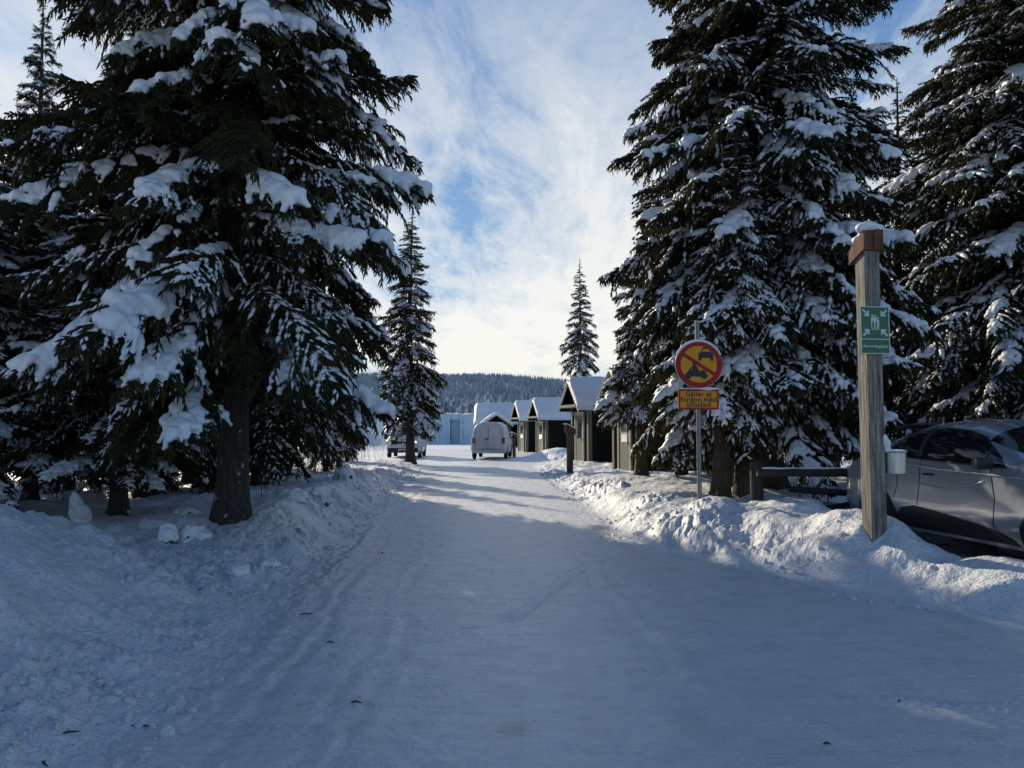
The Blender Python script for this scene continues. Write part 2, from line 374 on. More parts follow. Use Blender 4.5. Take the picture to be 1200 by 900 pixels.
def terrain():
    ys = [-60.0, -40, -25, -15, -9, -5, -2.5, -1, 0, .7, 1.3]
    y = 1.7
    while y < 3600: ys.append(y); y *= 1.0062 if y < 60 else 1.02
    ys = np.array(ys)
    u = np.concatenate([-np.geomspace(40, 1.06, 46), np.linspace(-1.02, 1.02, 820), np.geomspace(1.06, 40, 46)])
    wd = np.maximum(1.6, ys * .72) + .35; wd = np.where(ys < 1.3, 3.0, wd)
    X = u[None, :] * wd[:, None]; 
    cap = np.where(ys < 100, 160 + ys * 2, 1e9)[:, None]
    X = np.where(np.abs(u)[None, :] > 1.03, np.sign(X) * np.minimum(np.abs(X), np.maximum(cap, wd[:, None] * 1.06 * np.abs(u)[None, :] / 10 + 60)), X)
    X = np.where(np.abs(X) > 5000, np.sign(X) * 5000 + u[None, :], X)
    # keep columns monotonic
    X = np.maximum.accumulate(X, axis=1)
    Y = np.repeat(ys[:, None], len(u), 1)
    Z = H(X, Y)
    V = np.stack([X, Y, Z], -1).reshape(-1, 3)
    nr, nc = X.shape
    i = np.arange(nr - 1)[:, None] * nc + np.arange(nc - 1)[None, :]
    Q = np.stack([i, i + 1, i + nc + 1, i + nc], -1).reshape(-1, 4)
    # vertex normals of the whole sheet so that the pieces meet without a seam
    dy = np.gradient(V.reshape(nr, nc, 3), axis=0); dx = np.gradient(V.reshape(nr, nc, 3), axis=1)
    Nn = np.cross(dx, dy); Nn /= np.linalg.norm(Nn, axis=2)[..., None] + 1e-12; Nn = Nn.reshape(-1, 3)
    cx = V[Q].mean(1); x, y = cx[:, 0], cx[:, 1]
    l, r = road_side(x, y); pm = parkmask(x, y)
    cls = np.full(len(Q), 3)                       # snow ground
    cls[(l > 0) & (r > 0) & (y < 62)] = 0          # road
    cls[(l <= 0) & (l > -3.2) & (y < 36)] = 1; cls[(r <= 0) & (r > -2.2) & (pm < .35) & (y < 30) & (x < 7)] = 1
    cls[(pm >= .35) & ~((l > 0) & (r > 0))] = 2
    cls[y > 560] = 4
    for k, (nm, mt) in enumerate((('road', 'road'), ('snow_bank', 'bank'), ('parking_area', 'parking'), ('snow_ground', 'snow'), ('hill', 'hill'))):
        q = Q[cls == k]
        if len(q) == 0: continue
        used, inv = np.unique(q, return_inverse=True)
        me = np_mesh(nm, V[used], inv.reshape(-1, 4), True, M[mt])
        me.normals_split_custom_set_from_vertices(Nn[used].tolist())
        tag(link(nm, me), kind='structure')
terrain()
# ------------------------------------------------------------------ spruce branches
rng = np.random.default_rng(11)
def unit(v): return v / (np.linalg.norm(v, axis=-1)[..., None] + 1e-9)
def make_branch(L, seed, tw_len, dens=1.0, vox=.022):
    g = np.random.default_rng(seed)
    droop = g.uniform(.30, .55)
    def axis(t):
        t = np.asarray(t, float)
        return np.stack([L * (t - .06 * t * t), L * .05 * np.sin(t * 2.5 + seed), L * (.12 * t - droop * t ** 2.0 + .10 * t ** 6)], -1)
    fol = Geo(); wood = Geo()
    ts = np.linspace(0, 1, 9); wood.add(*tube(axis(ts), .022 * L / 2.4 * (1 - ts * .8) + .003, 4))
    B = []; D = []; LL = []; W = []
    cen = []; rad = []; fc = []; tng = []
    n = int(L / .075 * dens)
    for side in (-1, 1):
        for i in range(n):
            t = .14 + .86 * (i + g.random()) / n
            p0 = axis(t); e = 1 - t
            l = tw_len * min(1, .25 + 2.2 * e) * g.uniform(.45, 1.25) * (.55 + .45 * min(1, t * 2.2))
            a = R(g.uniform(30, 74)) * (1 - .35 * t)
            d0 = np.array([math.cos(a), side * math.sin(a), g.uniform(-.55, .15)])
            m = max(3, int(l / (.041 if vox < .03 else .06)))
            u = (np.arange(m) + .5) / m
            pts = p0 + l * (u[:, None] * d0 + np.stack([0 * u, 0 * u, -.42 * u ** 2], -1))
            tang = unit(d0 + np.stack([0 * u, 0 * u, -.84 * u], -1))
            wood.add(*tube(np.vstack([p0, pts[m // 2], pts[-1]]), [.006, .004, .002], 3, False))
            # needles along the twig itself
            B.append(pts - tang * .03); D.append(unit(tang + g.normal(0, .16, (m, 3)))); LL.append(np.full(m, .10)); W.append(np.full(m, .034))
            # hanging side twiglets
            for s2 in (-1, 1):
                perp = unit(np.cross(tang, [0, 0, 1.0])) * s2
                dd = unit(tang * .55 + perp * g.uniform(.3, .9, (m, 1)) + np.array([0, 0, -1.0]) * g.uniform(.35, 1.3, (m, 1)) + g.normal(0, .15, (m, 3)))
                B.append(pts); D.append(dd); LL.append(g.uniform(.05, .155, m) * (.7 + .3 * tw_len / .6)); W.append(g.uniform(.015, .028, m) * (1 if vox < .03 else 1.3))
            for k in range(0, m):
                uu = u[k]
                cen.append(pts[k] + [0, 0, .012]); rad.append(max(.02, .062 * (1 - uu * .62) * g.uniform(.6, 1.25))); fc.append((t, side, i)); tng.append(tang[k])
    # long needles hanging under the main axis
    m = int(L / .035); tt = g.uniform(.08, 1, m); B.append(axis(tt)); D.append(unit(np.stack([g.uniform(.1, .9, m), g.normal(0, .5, m), g.uniform(-1.2, .1, m)], -1))); LL.append(g.uniform(.1, .24, m)); W.append(np.full(m, .038))
    B = np.concatenate(B); D = np.concatenate(D); LL = np.concatenate(LL)[:, None]; W = np.concatenate(W)[:, None]
    rv = unit(g.normal(0, 1, B.shape)); S = unit(np.cross(D, rv)); S2 = np.cross(D, S)
    for SS in (S, S2):
        k = len(B)
        V = np.stack([B, B + D * LL * .35 + SS * W * .5, B + D * LL, B + D * LL * .45 - SS * W * .5], 1).reshape(-1, 3)
        i = np.arange(k)[:, None] * 4
        T = np.concatenate([i + [0, 1, 2], i + [0, 2, 3]]); fol.add(V, T)
    # ---- snow loads
    cen = np.array(cen); rad = np.array(rad); ft = np.array([f[0] for f in fc])
    out = dict(fol=fol.arr(), wood=wood.arr())
    sc = min(1, .6 + .4 * L / 2.4)
    ta = np.linspace(.1, 1, int(L / .035)); ca = axis(ta) + np.array([0, 0, .02]); ra = np.full(len(ta), .055 * sc)
    C = np.concatenate([ca, cen]); RR = np.concatenate([ra, rad * sc]); TT_ = np.concatenate([ta, ft])
    for nm, lo, K, r0, r1, k in (('heavy', .30, int(4 + 3.0 * L), .12, .30, 1.4), ('heavy2', .60, int(2 + 1.6 * L), .13, .32, 1.4), ('medium', .12, int(6 + 12 * L), .035, .125, .85)):
        keep = np.zeros(len(C)); cand = np.nonzero(TT_ > lo)[0]
        for q_ in range(K):
            c0 = C[g.choice(cand)]; rc = g.uniform(r0, r1) * sc
            dd_ = np.linalg.norm((C - c0) * [1, 1, .8], axis=1) / rc
            keep = np.maximum(keep, np.sqrt(np.clip(1 - dd_ ** 2, 0, 1)) * (.55 + .45 * rc / (r1 * sc)))
        sel = (keep > .12) & (g.random(len(C)) < .93)
        rr_ = RR[sel] * k * (.45 + .95 * keep[sel]) * g.uniform(.75, 1.2, sel.sum())
        cc_ = C[sel] + np.stack([0 * rr_, 0 * rr_, rr_ * .45], -1)
        out[nm] = blob(cc_, np.maximum(rr_, vox * .95), .72, vox * (1 if nm != 'medium' else .85), 1)
    # fine dusting: small lumps
    ci = np.nonzero(g.random(len(cen)) < .36)[0]; c = cen[ci]; r = g.uniform(.014, .034, len(c))
    OC = np.array([[1, 0, 0], [-1, 0, 0], [0, 1, 0], [0, -1, 0], [0, 0, 1], [0, 0, -1.0]]); OT = np.array([[0, 2, 4], [2, 1, 4], [1, 3, 4], [3, 0, 4], [2, 0, 5], [1, 2, 5], [3, 1, 5], [0, 3, 5]])
    tg = np.array(tng)[ci]; sd = unit(np.cross(tg, [0, 0, 1.0])); upv = np.cross(sd, tg)
    a1, a2, a3 = r * g.uniform(1.4, 3.4, len(c)), r * g.uniform(.7, 1.2, len(c)), r * g.uniform(.5, .8, len(c))
    V = c[:, None, :] + OC[None, :, 0:1] * (tg * a1[:, None])[:, None] + OC[None, :, 1:2] * (sd * a2[:, None])[:, None] + OC[None, :, 2:3] * (upv * a3[:, None])[:, None]
    out['fine'] = (V.reshape(-1, 3), (OT[None] + (np.arange(len(c)) * 6)[:, None, None]).reshape(-1, 3))
    return out
BR = {'L': [make_branch(2.5, s, .52) for s in (1, 2, 3, 9)],
      'M': [make_branch(1.6, s, .40, 1.0, .02) for s in (4, 5, 6)],
      'S': [make_branch(.9, s, .30, 1.1, .018) for s in (7, 8)]}
BL = {'L': 2.5, 'M': 1.6, 'S': .9}
# coarser set for trees that stand further off
BRF = {'M': [make_branch(1.7, s, .50, .62, .035) for s in (14, 15)], 'S': [make_branch(.95, s, .34, .7, .03) for s in (17, 18)]}
def make_tree(seed, height, crown0, rad, power=1.6, step=.33, nb=5, lib=BR, heavy=.4, medium=.35, fine=.8, trunk_r=.22, bare=0.0, twin=0.0, lowdroop=0.0, big=1.0):
    g = np.random.default_rng(seed); fol = Geo(); sn = Geo(); tr = Geo()
    lean = g.normal(0, .01, 2)
    def tx(z): return np.array([lean[0] * z + .05 * math.sin(z * .6 + seed), lean[1] * z, z])
    zs = np.linspace(-.6, height, 26)
    r = trunk_r * (1 - np.clip(zs, 0, None) / height) ** .85 + .008; r = r * (1 + .42 * np.exp(-np.clip(zs + .25, 0, None) / .28))
    zs = np.concatenate([np.linspace(-.5, .9, 9), zs[zs > 1.0]]); r = trunk_r * (1 - np.clip(zs, 0, None) / height) ** .85 + .008; r = r * (1 + .45 * np.exp(-np.clip(zs + .05, 0, None) / .22))
    V, T = tube(np.array([tx(z) for z in zs]), r, 12)
    ang = np.arctan2(V[:, 1], V[:, 0]); V[:, :2] *= (1 + (.045 + .10 * np.exp(-np.clip(V[:, 2], 0, None) / .3)) * np.sin(ang * 5 + V[:, 2] * 1.7))[:, None]
    tr.add(V, T)
    for k in range(46):   # dead lower twigs
        zz = g.uniform(.7, crown0 + 2.2); a = g.uniform(0, 6.28); l = g.uniform(.15, .85) * rad / 2.7; p0 = tx(zz); d = np.array([math.cos(a), math.sin(a), g.uniform(-.5, .1)])
        path = [p0 + d * q_ * l + np.array([0, 0, -.12 * q_ * q_ * l]) + g.normal(0, .02, 3) * q_ + np.array([d[0], d[1], 0]) * trunk_r * .8 for q_ in (0, .35, .7, 1)]
        tr.add(*tube(path, [.011, .008, .005, .002], 4, False))
        for q_ in (1, 2): e_ = unit(d + g.normal(0, .6, 3)); tr.add(*tube([path[q_], path[q_] + e_ * l * .2, path[q_] + e_ * l * .4 + [0, 0, -.03]], [.005, .004, .0015], 3, False))
    z = crown0; off = 0
    while z < height - .15:
        h = (z - crown0) / (height - crown0); off += 1.1
        Rr = rad * max(.06, (1 - h ** power)) * (1 - .22 * math.exp(-((h) / .05) ** 2))
        k = nb if h < .85 else nb - 1
        for i in range(k):
            if g.random() < bare: continue
            az = off + i * 2 * math.pi / k + g.normal(0, .22)
            Lb = Rr * g.uniform(.72, 1.16)
            keys = sorted(lib, key=lambda q: abs(BL[q] * 1.0 - Lb)); key = keys[0]
            b = lib[key][g.integers(len(lib[key]))]; s = Lb / BL[key]
            el = -.12 - lowdroop * (1 - h) + .55 * h ** 1.3 + g.normal(0, .13)
            roll = g.normal(0, .22)
            ce, se, cr, sr, ca, sa = math.cos(el), math.sin(el), math.cos(roll), math.sin(roll), math.cos(az), math.sin(az)
            Rm = np.array([[ca, -sa, 0], [sa, ca, 0], [0, 0, 1]]) @ np.array([[ce, 0, -se], [0, 1, 0], [se, 0, ce]]) @ np.array([[1, 0, 0], [0, cr, -sr], [0, sr, cr]])
            fl = g.choice([-1, 1]); S = np.diag([s, s * fl * min(1.25, 1 / s ** .4), s])
            A = Rm @ S; o = tx(z + g.uniform(-.17, .17))
            def put(G, key2):
                V, T = b[key2]; T2 = T if fl > 0 else T[:, ::-1]; G.add(V @ A.T + o, T2)
            put(fol, 'fol'); put(tr, 'wood')
            q = g.random(); hv = heavy * (1.0 if h < .9 else .5)
            if q < hv: put(sn, 'heavy' if g.random() < .55 else 'heavy2')
            elif q < hv + medium: put(sn, 'medium')
            if g.random() < fine: put(sn, 'fine')
        z += step * g.uniform(.75, 1.3) * (1 - .45 * h)
    nm = 'spruce_%d' % seed
    return (np_mesh(nm + '_needles', *fol.arr(), False, M['needles']), np_mesh(nm + '_snow', *sn.arr(), True, M['branch_snow']), np_mesh(nm + '_bark', *tr.arr(), True, M['bark']))
T_LEFT = make_tree(21, 15.5, 2.0, 2.75, 1.9, .33, 7, heavy=.36, medium=.38, fine=.5, trunk_r=.192, lowdroop=.15)
T_RIGHT = make_tree(35, 17.5, 1.75, 3.0, 1.7, .31, 7, heavy=.12, medium=.80, fine=1, trunk_r=.26, lowdroop=.22)
T_MID = make_tree(41, 10.5, 1.7, 1.9, 1.4, .34, 6, BRF, .12, .30, .5, .15, lowdroop=.2)
T_MID2 = make_tree(43, 9.5, 1.2, 1.7, 1.3, .34, 6, BRF, .14, .3, .5, .14, lowdroop=.3)
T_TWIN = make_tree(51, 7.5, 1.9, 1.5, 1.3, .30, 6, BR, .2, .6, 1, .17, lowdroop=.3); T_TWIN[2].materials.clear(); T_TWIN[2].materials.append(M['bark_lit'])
T_SLIM = make_tree(45, 10.6, 1.9, 1.6, 1.25, .30, 6, BRF, .22, .6, 1, .16, lowdroop=.3)
ntree = 0
def spruce(var, x, y, label, s=1.0, rz=0.0, group=None, cat='spruce tree', dz=0.0, bark=None, sz=None):
    z = hz(x, y) + dz
    root = empty('spruce_tree', (x, y, z), rz, label, cat, group); root.scale = (s, s, sz or s)
    a, b, c = var
    link('trunk', c, root); link('crown', a, root); link('snow', b, root)
    return root
def px(p, Y): return (p - 600) / F * Y
spruce(T_LEFT, px(276, 9.5), 9.5, 'largest dark spruce, thick trunk rising from snow-capped stones beside the left road edge', .93, 2.0, cat='spruce tree', sz=1.0)
spruce(T_RIGHT, px(899, 14.2), 14.2, 'tall snowy spruce directly behind the dark rail fence and right of the round road sign', 1.06, .6)
spruce(T_MID, px(862, 14.6), 14.6, 'slimmer snowy spruce growing close against the tall one behind the round road sign', 1.15, 1.0)
spruce(T_RIGHT, px(1205, 15.5), 15.5, 'tall olive-tinged snowy spruce rising behind the parked grey car', 1.0, 2.9)
spruce(T_LEFT, px(1330, 19), 19, 'snowy spruce at the right edge of the picture behind the grey car', .95, 4.4)
spruce(T_TWIN, px(752, 18.5), 18.5, 'young snowy spruce whose low boughs hang in front of the nearest cabin', .86, 2.2)
spruce(T_SLIM, px(480, 35), 35, 'slender snowy spruce standing in front of the white camper van', 1.28, 1.0, sz=1.12)
spruce(T_SLIM, px(679, 72), 72, 'lone narrow spruce rising behind the row of huts against the sky', 1.58, 2.0, sz=1.66)
spruce(T_LEFT, px(140, 11.2), 11.2, 'spruce with snow-loaded branches just left of the largest dark spruce', .62, .4, sz=.46)
spruce(T_LEFT, px(41, 12.6), 12.6, 'spruce with drooping snowy boughs near the left picture edge behind the snow heap', .55, 3.3, sz=.42)
spruce(T_SLIM, px(36, 21), 21, 'spruce with narrow pointed top against the sky at upper left', 1.0, 5.0, sz=1.30)
spruce(T_LEFT, px(-75, 10.2), 10.2, 'leftmost spruce, only its snowy bough tips reaching into the picture', .60, 5.2, sz=.42)
wood = [(85, 15.5), (175, 14.2), (192, 14.6), (246, 21), (304, 17), (337, 21.5), (383, 26), (398, 29), (407, 34), (-40, 17), (-130, 14), (-160, 21), (-60, 26),  # spruces left of the frame are added to shade the near snow heap
        (10, 30), (90, 25), (130, 33), (210, 28), (262, 33), (320, 29), (-220, 30), (150, 19), (225, 17.5), (282, 19.5), (270, 23.5), (282.5, 21), (253, 26.5)]  # trailing entries added behind the big spruce to keep sun off road and bank
g = random.Random(5)
for i, (p, Y) in enumerate(wood):
    sc = g.uniform(.85, 1.0) if Y < 24 else g.uniform(.5, .68)
    if p < 130 and p > -60: sc *= .6
    if p in (304, 282.5): sc = 1.12  # enlarged to shade the near road
    if p in (270, 253): sc = 1.22  # added spruces, made tall enough to block sun on the near road
    spruce(T_MID if i % 2 else T_MID2, px(p, Y), Y, 'dark spruce trunk and snowy crown in the shaded wood left of the road', sc, g.uniform(0, 6.28), 'spruces of the shaded wood left of the road')
for i, (p, Y, s) in enumerate([(975, 19, .95), (1060, 18, 1.0), (1110, 21, 1.05), (1010, 23, 1.0), (1160, 24, 1.1), (800, 19, .8), (770, 31, .85), (930, 25, .9), (860, 24, .9), (1260, 26, 1.1), (1400, 22, 1.1)]):
    spruce(T_MID2 if i % 2 else T_MID, px(p, Y), Y, 'snowy spruce in the dark stand behind the fence and the grey car', s, g.uniform(0, 6.28), 'spruces of the stand behind the fence')
# ------------------------------------------------------------------ bmesh builder
class MB:
    def __init__(s, mtx=None): s.bm = bmesh.new(); s.m = mtx or Matrix()
    def _x(s, vs, mt):
        bmesh.ops.transform(s.bm, matrix=s.m @ mt, verts=vs)
    def box(s, c, d, rot=(0, 0, 0), bev=0.0):
        r = bmesh.ops.create_cube(s.bm, size=1); vs = r['verts']
        bmesh.ops.scale(s.bm, vec=d, verts=vs)
        if bev:
            es = list({e for v in vs for e in v.link_edges})
            rr = bmesh.ops.bevel(s.bm, geom=es, offset=bev, segments=2, affect='EDGES', profile=.6)
            vs = list({v for f in rr['faces'] for v in f.verts} | {v for v in vs if v.is_valid})
        from mathutils import Euler
        s._x(vs, Matrix.Translation(c) @ Euler(rot).to_matrix().to_4x4()); return s
    def cyl(s, c, r, h, rot=(0, 0, 0), seg=24, r2=None, bev=0.0):
        q = bmesh.ops.create_cone(s.bm, cap_ends=True, segments=seg, radius1=r, radius2=r if r2 is None else r2, depth=h); vs = q['verts']
        from mathutils import Euler
        s._x(vs, Matrix.Translation(c) @ Euler(rot).to_matrix().to_4x4()); return s
    def torus(s, c, R1, r, rot=(0, 0, 0), n=28, k=10, sq=1.0):
        vs = []; 
        for i in range(n):
            a = i / n * 2 * math.pi
            for j in range(k):
                b = j / k * 2 * math.pi; rr = R1 + r * math.cos(b)
                vs.append(s.bm.verts.new((rr * math.cos(a), rr * math.sin(a), sq * r * math.copysign(abs(math.sin(b)) ** .6, math.sin(b)))))
        for i in range(n):
            for j in range(k):
                s.bm.faces.new((vs[i * k + j], vs[((i + 1) % n) * k + j], vs[((i + 1) % n) * k + (j + 1) % k], vs[i * k + (j + 1) % k]))
        from mathutils import Euler
        s._x(vs, Matrix.Translation(c) @ Euler(rot).to_matrix().to_4x4()); return s
    def prism(s, pts, y0, y1, axis='y'):
        """outline given in two coordinates, extruded along the axis"""
        f = {'y': lambda a, b, t: (a, t, b), 'x': lambda a, b, t: (t, a, b), 'z': lambda a, b, t: (a, b, t)}[axis]
        A = [s.bm.verts.new(f(a, b, y0)) for a, b in pts]; B = [s.bm.verts.new(f(a, b, y1)) for a, b in pts]
        n = len(pts); fs = [s.bm.faces.new(A), s.bm.faces.new(B[::-1])]
        for i in range(n): fs.append(s.bm.faces.new((A[i], B[i], B[(i + 1) % n], A[(i + 1) % n])))
        s._x(A + B, Matrix()); return s
    def raw(s, V, T):
        vs = [s.bm.verts.new(v) for v in V]
        for t in T:
            try: s.bm.faces.new([vs[i] for i in t])
            except ValueError: pass
        s._x(vs, Matrix()); return s
    def build(s, name, mat, parent=None, smooth=False, angle=None):
        bmesh.ops.recalc_face_normals(s.bm, faces=s.bm.faces)
        me = bpy.data.meshes.new(name); s.bm.to_mesh(me); s.bm.free(); me.materials.append(mat)
        if smooth:
            for p_ in me.polygons: p_.use_smooth = True
            me.set_sharp_from_angle(angle=angle or R(35))
        return link(name, me, parent)
def text(name, s, size, mat, parent, loc, rot=(R(90), 0, 0), bold=0.0, sx=1.0, sp=1.0):
    c = bpy.data.curves.new(name, 'FONT'); c.body = s; c.size = size; c.align_x = 'CENTER'; c.align_y = 'CENTER'
    c.offset = bold; c.extrude = .0006; c.space_character = sp
    o = bpy.data.objects.new(name, c); col.objects.link(o); bpy.context.view_layer.update()
    me = bpy.data.meshes.new_from_object(o.evaluated_get(bpy.context.evaluated_depsgraph_get())); bpy.data.objects.remove(o)
    me.materials.clear(); me.materials.append(mat)
    t = link(name, me, parent); t.location = loc; t.rotation_euler = rot; t.scale = (sx, 1, 1); return t
def lump(name, parts, mat, parent=None, voxel=.03, flat=1.0, it=4):
    V, T = blob([p[:3] for p in parts], [p[3] for p in parts], flat, voxel, it)
    return link(name, np_mesh(name, V, T, True, mat), parent)
# ------------------------------------------------------------------ timber post with assembly sign
PX, PY = px(1021, 8.2), 8.2; PZ = hz(PX, PY)
post = empty('timber_post', (PX, PY, 0), R(8), 'tall weathered timber post with slanted brown cap standing in the right snow bank', 'post')
HT = 3.50
mb = MB(); mb.box((0, 0, (HT + .1) / 2), (.175, .175, HT - .1), bev=.008); mb.build('shaft', M['grey_timber'], post)
mb = MB(); mb.raw([(-.115, -.12, HT - .03), (.115, -.12, HT - .03), (.115, .16, HT - .14), (-.115, .16, HT - .14), (-.115, -.12, HT + .19), (.115, -.12, HT + .19), (.115, .16, HT + .0), (-.115, .16, HT + .0)],
                  [(0, 1, 2, 3), (4, 5, 6, 7), (0, 1, 5, 4), (1, 2, 6, 5), (2, 3, 7, 6), (3, 0, 4, 7)]); mb.build('cap', M['brown_timber'], post)
gg = random.Random(3)
L_ = [(gg.uniform(-.10, .10), t * .26 - .10, HT + .21 - .67 * (t * .26 + .02) + .03, gg.uniform(.055, .085)) for t in [i / 9 for i in range(10)] for _ in range(3)]
lump('snow_cap', L_, M['branch_snow'], post, .018, .85)
for (nx, nz) in ((.03, 1.15), (.05, .93), (-.04, 2.9)): MB().cyl((nx, -.09, nz), .008, .03, (R(90), 0, 0), 8).build('nail', M['zinc'], post)
MB().cyl((-.06, -.1, 1.02), .004, .07, (R(90), 0, R(20)), 6).build('nail', M['zinc'], post)
# sign plate on the post
sg = empty('assembly_point_sign', post.matrix_world @ Vector((0, 0, 0)), R(8), 'green sign with white arrows round a group of people, fixed to the timber post', 'sign')
bpy.context.view_layer.update(); sg.location = (PX, PY, 0)
zt = at(1021, 359, 8.1).z; zb = at(1021, 415, 8.1).z; zc = (zt + zb) / 2; hh_ = zt - zb; ww = .335; sy = -.100
MB().box((0, sy, zc), (ww, .012, hh_), bev=.003).build('panel', M['sign_green'], sg)
def frame(mb, cx, cz, w, h, t, y, d=.003):
    mb.box((cx, y, cz + h / 2 - t / 2), (w, d, t)); mb.box((cx, y, cz - h / 2 + t / 2), (w, d, t))
    mb.box((cx - w / 2 + t / 2, y, cz), (t, d, h - 2 * t)); mb.box((cx + w / 2 - t / 2, y, cz), (t, d, h - 2 * t))
mb = MB(); frame(mb, 0, zc, ww - .004, hh_ - .004, .009, sy - .0075); split = zt - hh_ * .69
mb.box((0, sy - .0075, split), (ww - .024, .003, .009)); mb.build('border', M['sign_white'], sg)
pc = (zt + split) / 2
def arrow(cx, cz, ang):
    mb = MB()
    ca, sa = math.cos(ang), math.sin(ang)
    P_ = [(-.055, -.0105), (.012, -.0105), (-.012, -.034), (.006, -.038), (.045, 0), (.006, .038), (-.012, .034), (.012, .0105), (-.055, .0105)]
    mb.prism([(cx + a * ca - b * sa, cz + a * sa + b * ca) for a, b in P_], sy - .0095, sy - .0062)
    mb.build('arrow_pictogram', M['sign_white'], sg)
for sx_, sz_ in ((-1, 1), (1, 1), (-1, -1), (1, -1)):
    arrow(sx_ * .098, pc + sz_ * .10, math.atan2(-sz_ * .1, -sx_ * .098))
mb = MB()
for (fx, fh, k) in ((-.028, .075, 1), (.004, .066, .95), (.032, .05, .8)):
    mb.cyl((fx, sy - .008, pc + fh), .0125 * k, .004, (R(90), 0, 0), 14)
    mb.prism([(fx - .019 * k, pc + fh - .018), (fx + .019 * k, pc + fh - .018), (fx + .018 * k, pc - .005), (fx + .011 * k, pc - .078), (fx + .003 * k, pc - .078), (fx, pc - .03), (fx - .003 * k, pc - .078), (fx - .011 * k, pc - .078), (fx - .018 * k, pc - .005)], sy - .0095 - .0004 * k, sy - .0062)
mb.build('people_pictogram', M['sign_white'], sg)
mb = MB()
for (fx, k) in ((-.024, 1.0), (.012, .8)):
    mb.cyl((fx, sy - .0105, pc + .012 * k), .009 * k, .002, (R(90), 0, 0), 12)
    mb.prism([(fx - .011 * k, pc - .0), (fx + .011 * k, pc - .0), (fx + .008 * k, pc - .065), (fx - .008 * k, pc - .065)], sy - .0112, sy - .0100)
mb.build('child_pictogram', M['sign_green'], sg)
text('lettering', 'Återsamlingsplats', .040, M['sign_white'], sg, (0, sy - .007, (split + zb) / 2 + .004), bold=.0006)
# steel bin on the post
ab = empty('steel_ash_bin', (PX, PY, 0), R(8), 'small round brushed steel ash bin hung on the tall timber post', 'ash bin')
bx_, bz_ = .225, at(1038, 542, 8.2).z
MB().cyl((bx_, -.02, bz_), .125, .225, seg=40).build('body', M['steel'], ab, True)
MB().torus((bx_, -.02, bz_ + .11), .126, .008, k=8).build('rim', M['zinc'], ab, True)
MB().box((.115, 0, bz_), (.05, .05, .16)).build('bracket', M['zinc'], ab)
lump('snow_cap', [(bx_ + .085 * math.cos(a) * q, -.02 + .085 * math.sin(a) * q, bz_ + .118, .045) for q in (0, .6, 1.1) for a in [i * .7 for i in range(9)]], M['branch_snow'], ab, .014, .55)
cl_ = lump('snow_clump', [(PX + .11, PY - .03, bz_ + .16, .05), (PX + .12, PY - .05, bz_ + .21, .06), (PX + .10, PY - .05, bz_ + .27, .045), (PX + .14, PY - .04, bz_ + .13, .05)], M['branch_snow'], None, .015)
tag(cl_, 'small clump of snow stuck on the timber post above the steel ash bin', 'snow clump')
# ------------------------------------------------------------------ round road sign
RY = 11.0; RX = px(819.5, RY); RZ = hz(RX, RY)
rs = empty('road_sign', (RX, RY, 0), R(2), 'round red and yellow prohibition sign with yellow text plate on a grey steel pole', 'road sign')
ptop = at(819, 376, RY).z; MB().cyl((0, .05, (ptop + RZ - .3) / 2), .032, ptop - RZ + .3, seg=20).build('pole', M['pole'], rs, True)
MB().cyl((0, .05, ptop), .034, .02, seg=20).build('pole_cap', M['zinc'], rs, True)
dz_ = at(819, 427, RY).z; dr = 28 / F * RY
MB().cyl((0, 0, dz_), dr, .014, (R(90), 0, 0), 64).build('disc', M['sign_back'], rs, True)
mb = MB()
def ring(mb, cz, r0, r1, y0, y1, n=64):
    V = []; 
    for y_ in (y0, y1):
        for r_ in (r0, r1):
            for i in range(n): a = i / n * 2 * math.pi; V.append((r_ * math.cos(a), y_, cz + r_ * math.sin(a)))
    T = []
    for i in range(n):
        j = (i + 1) % n
        T += [(i, j, n + j, n + i), (2 * n + i, 2 * n + j, 3 * n + j, 3 * n + i), (n + i, n + j, 3 * n + j, 3 * n + i), (i, j, 2 * n + j, 2 * n + i)]
    mb.raw(V, T)
ring(mb, dz_, dr * .77, dr * .985, -.0115, -.0075)
ca, sa = math.cos(R(-33)), math.sin(R(-33)); w_ = dr * .075; l_ = dr * .79
mb.prism([(ca * a - sa * b, dz_ + sa * a + ca * b) for a, b in ((-l_, -w_), (l_, -w_), (l_, w_), (-l_, w_))], -.0135, -.0100)
mb.build('red_ring', M['sign_red'], rs)
MB().cyl((0, -.0085, dz_), dr * .78, .003, (R(90), 0, 0), 64).build('yellow_field', M['sign_yellow'], rs)
def pict(name, polys, circ, ox, oz, s):
    mb = MB()
    for k, P_ in enumerate(polys): mb.prism([(ox + a * s, oz + b * s) for a, b in P_], -.0128 - .0002 * k, -.0098)
    for k, (a, b, r_) in enumerate(circ): mb.cyl((ox + a * s, -.0115 - .0003 * k, oz + b * s), r_ * s, .003, (R(90), 0, 0), 24)
    return mb.build(name, M['sign_black'], rs)
pict('car_pictogram', [[(-1, -.25), (-1, .15), (-.72, .3), (-.5, .85), (-.35, .95), (.35, .95), (.5, .85), (.72, .3), (1, .15), (1, -.25), (1, -.85), (.62, -.85), (.62, -.5), (-.62, -.5), (-.62, -.85), (-1, -.85)]], [], dr * .30, dz_ + dr * .42, dr * .31)
mb = MB(); k_ = dr * .31; mb.prism([(dr * .30 + a * k_, dz_ + dr * .42 + b * k_) for a, b in ((-.42, .72), (.42, .72), (.56, .38), (-.56, .38))], -.0150, -.0132); mb.build('windscreen_pictogram', M['sign_yellow'], rs)
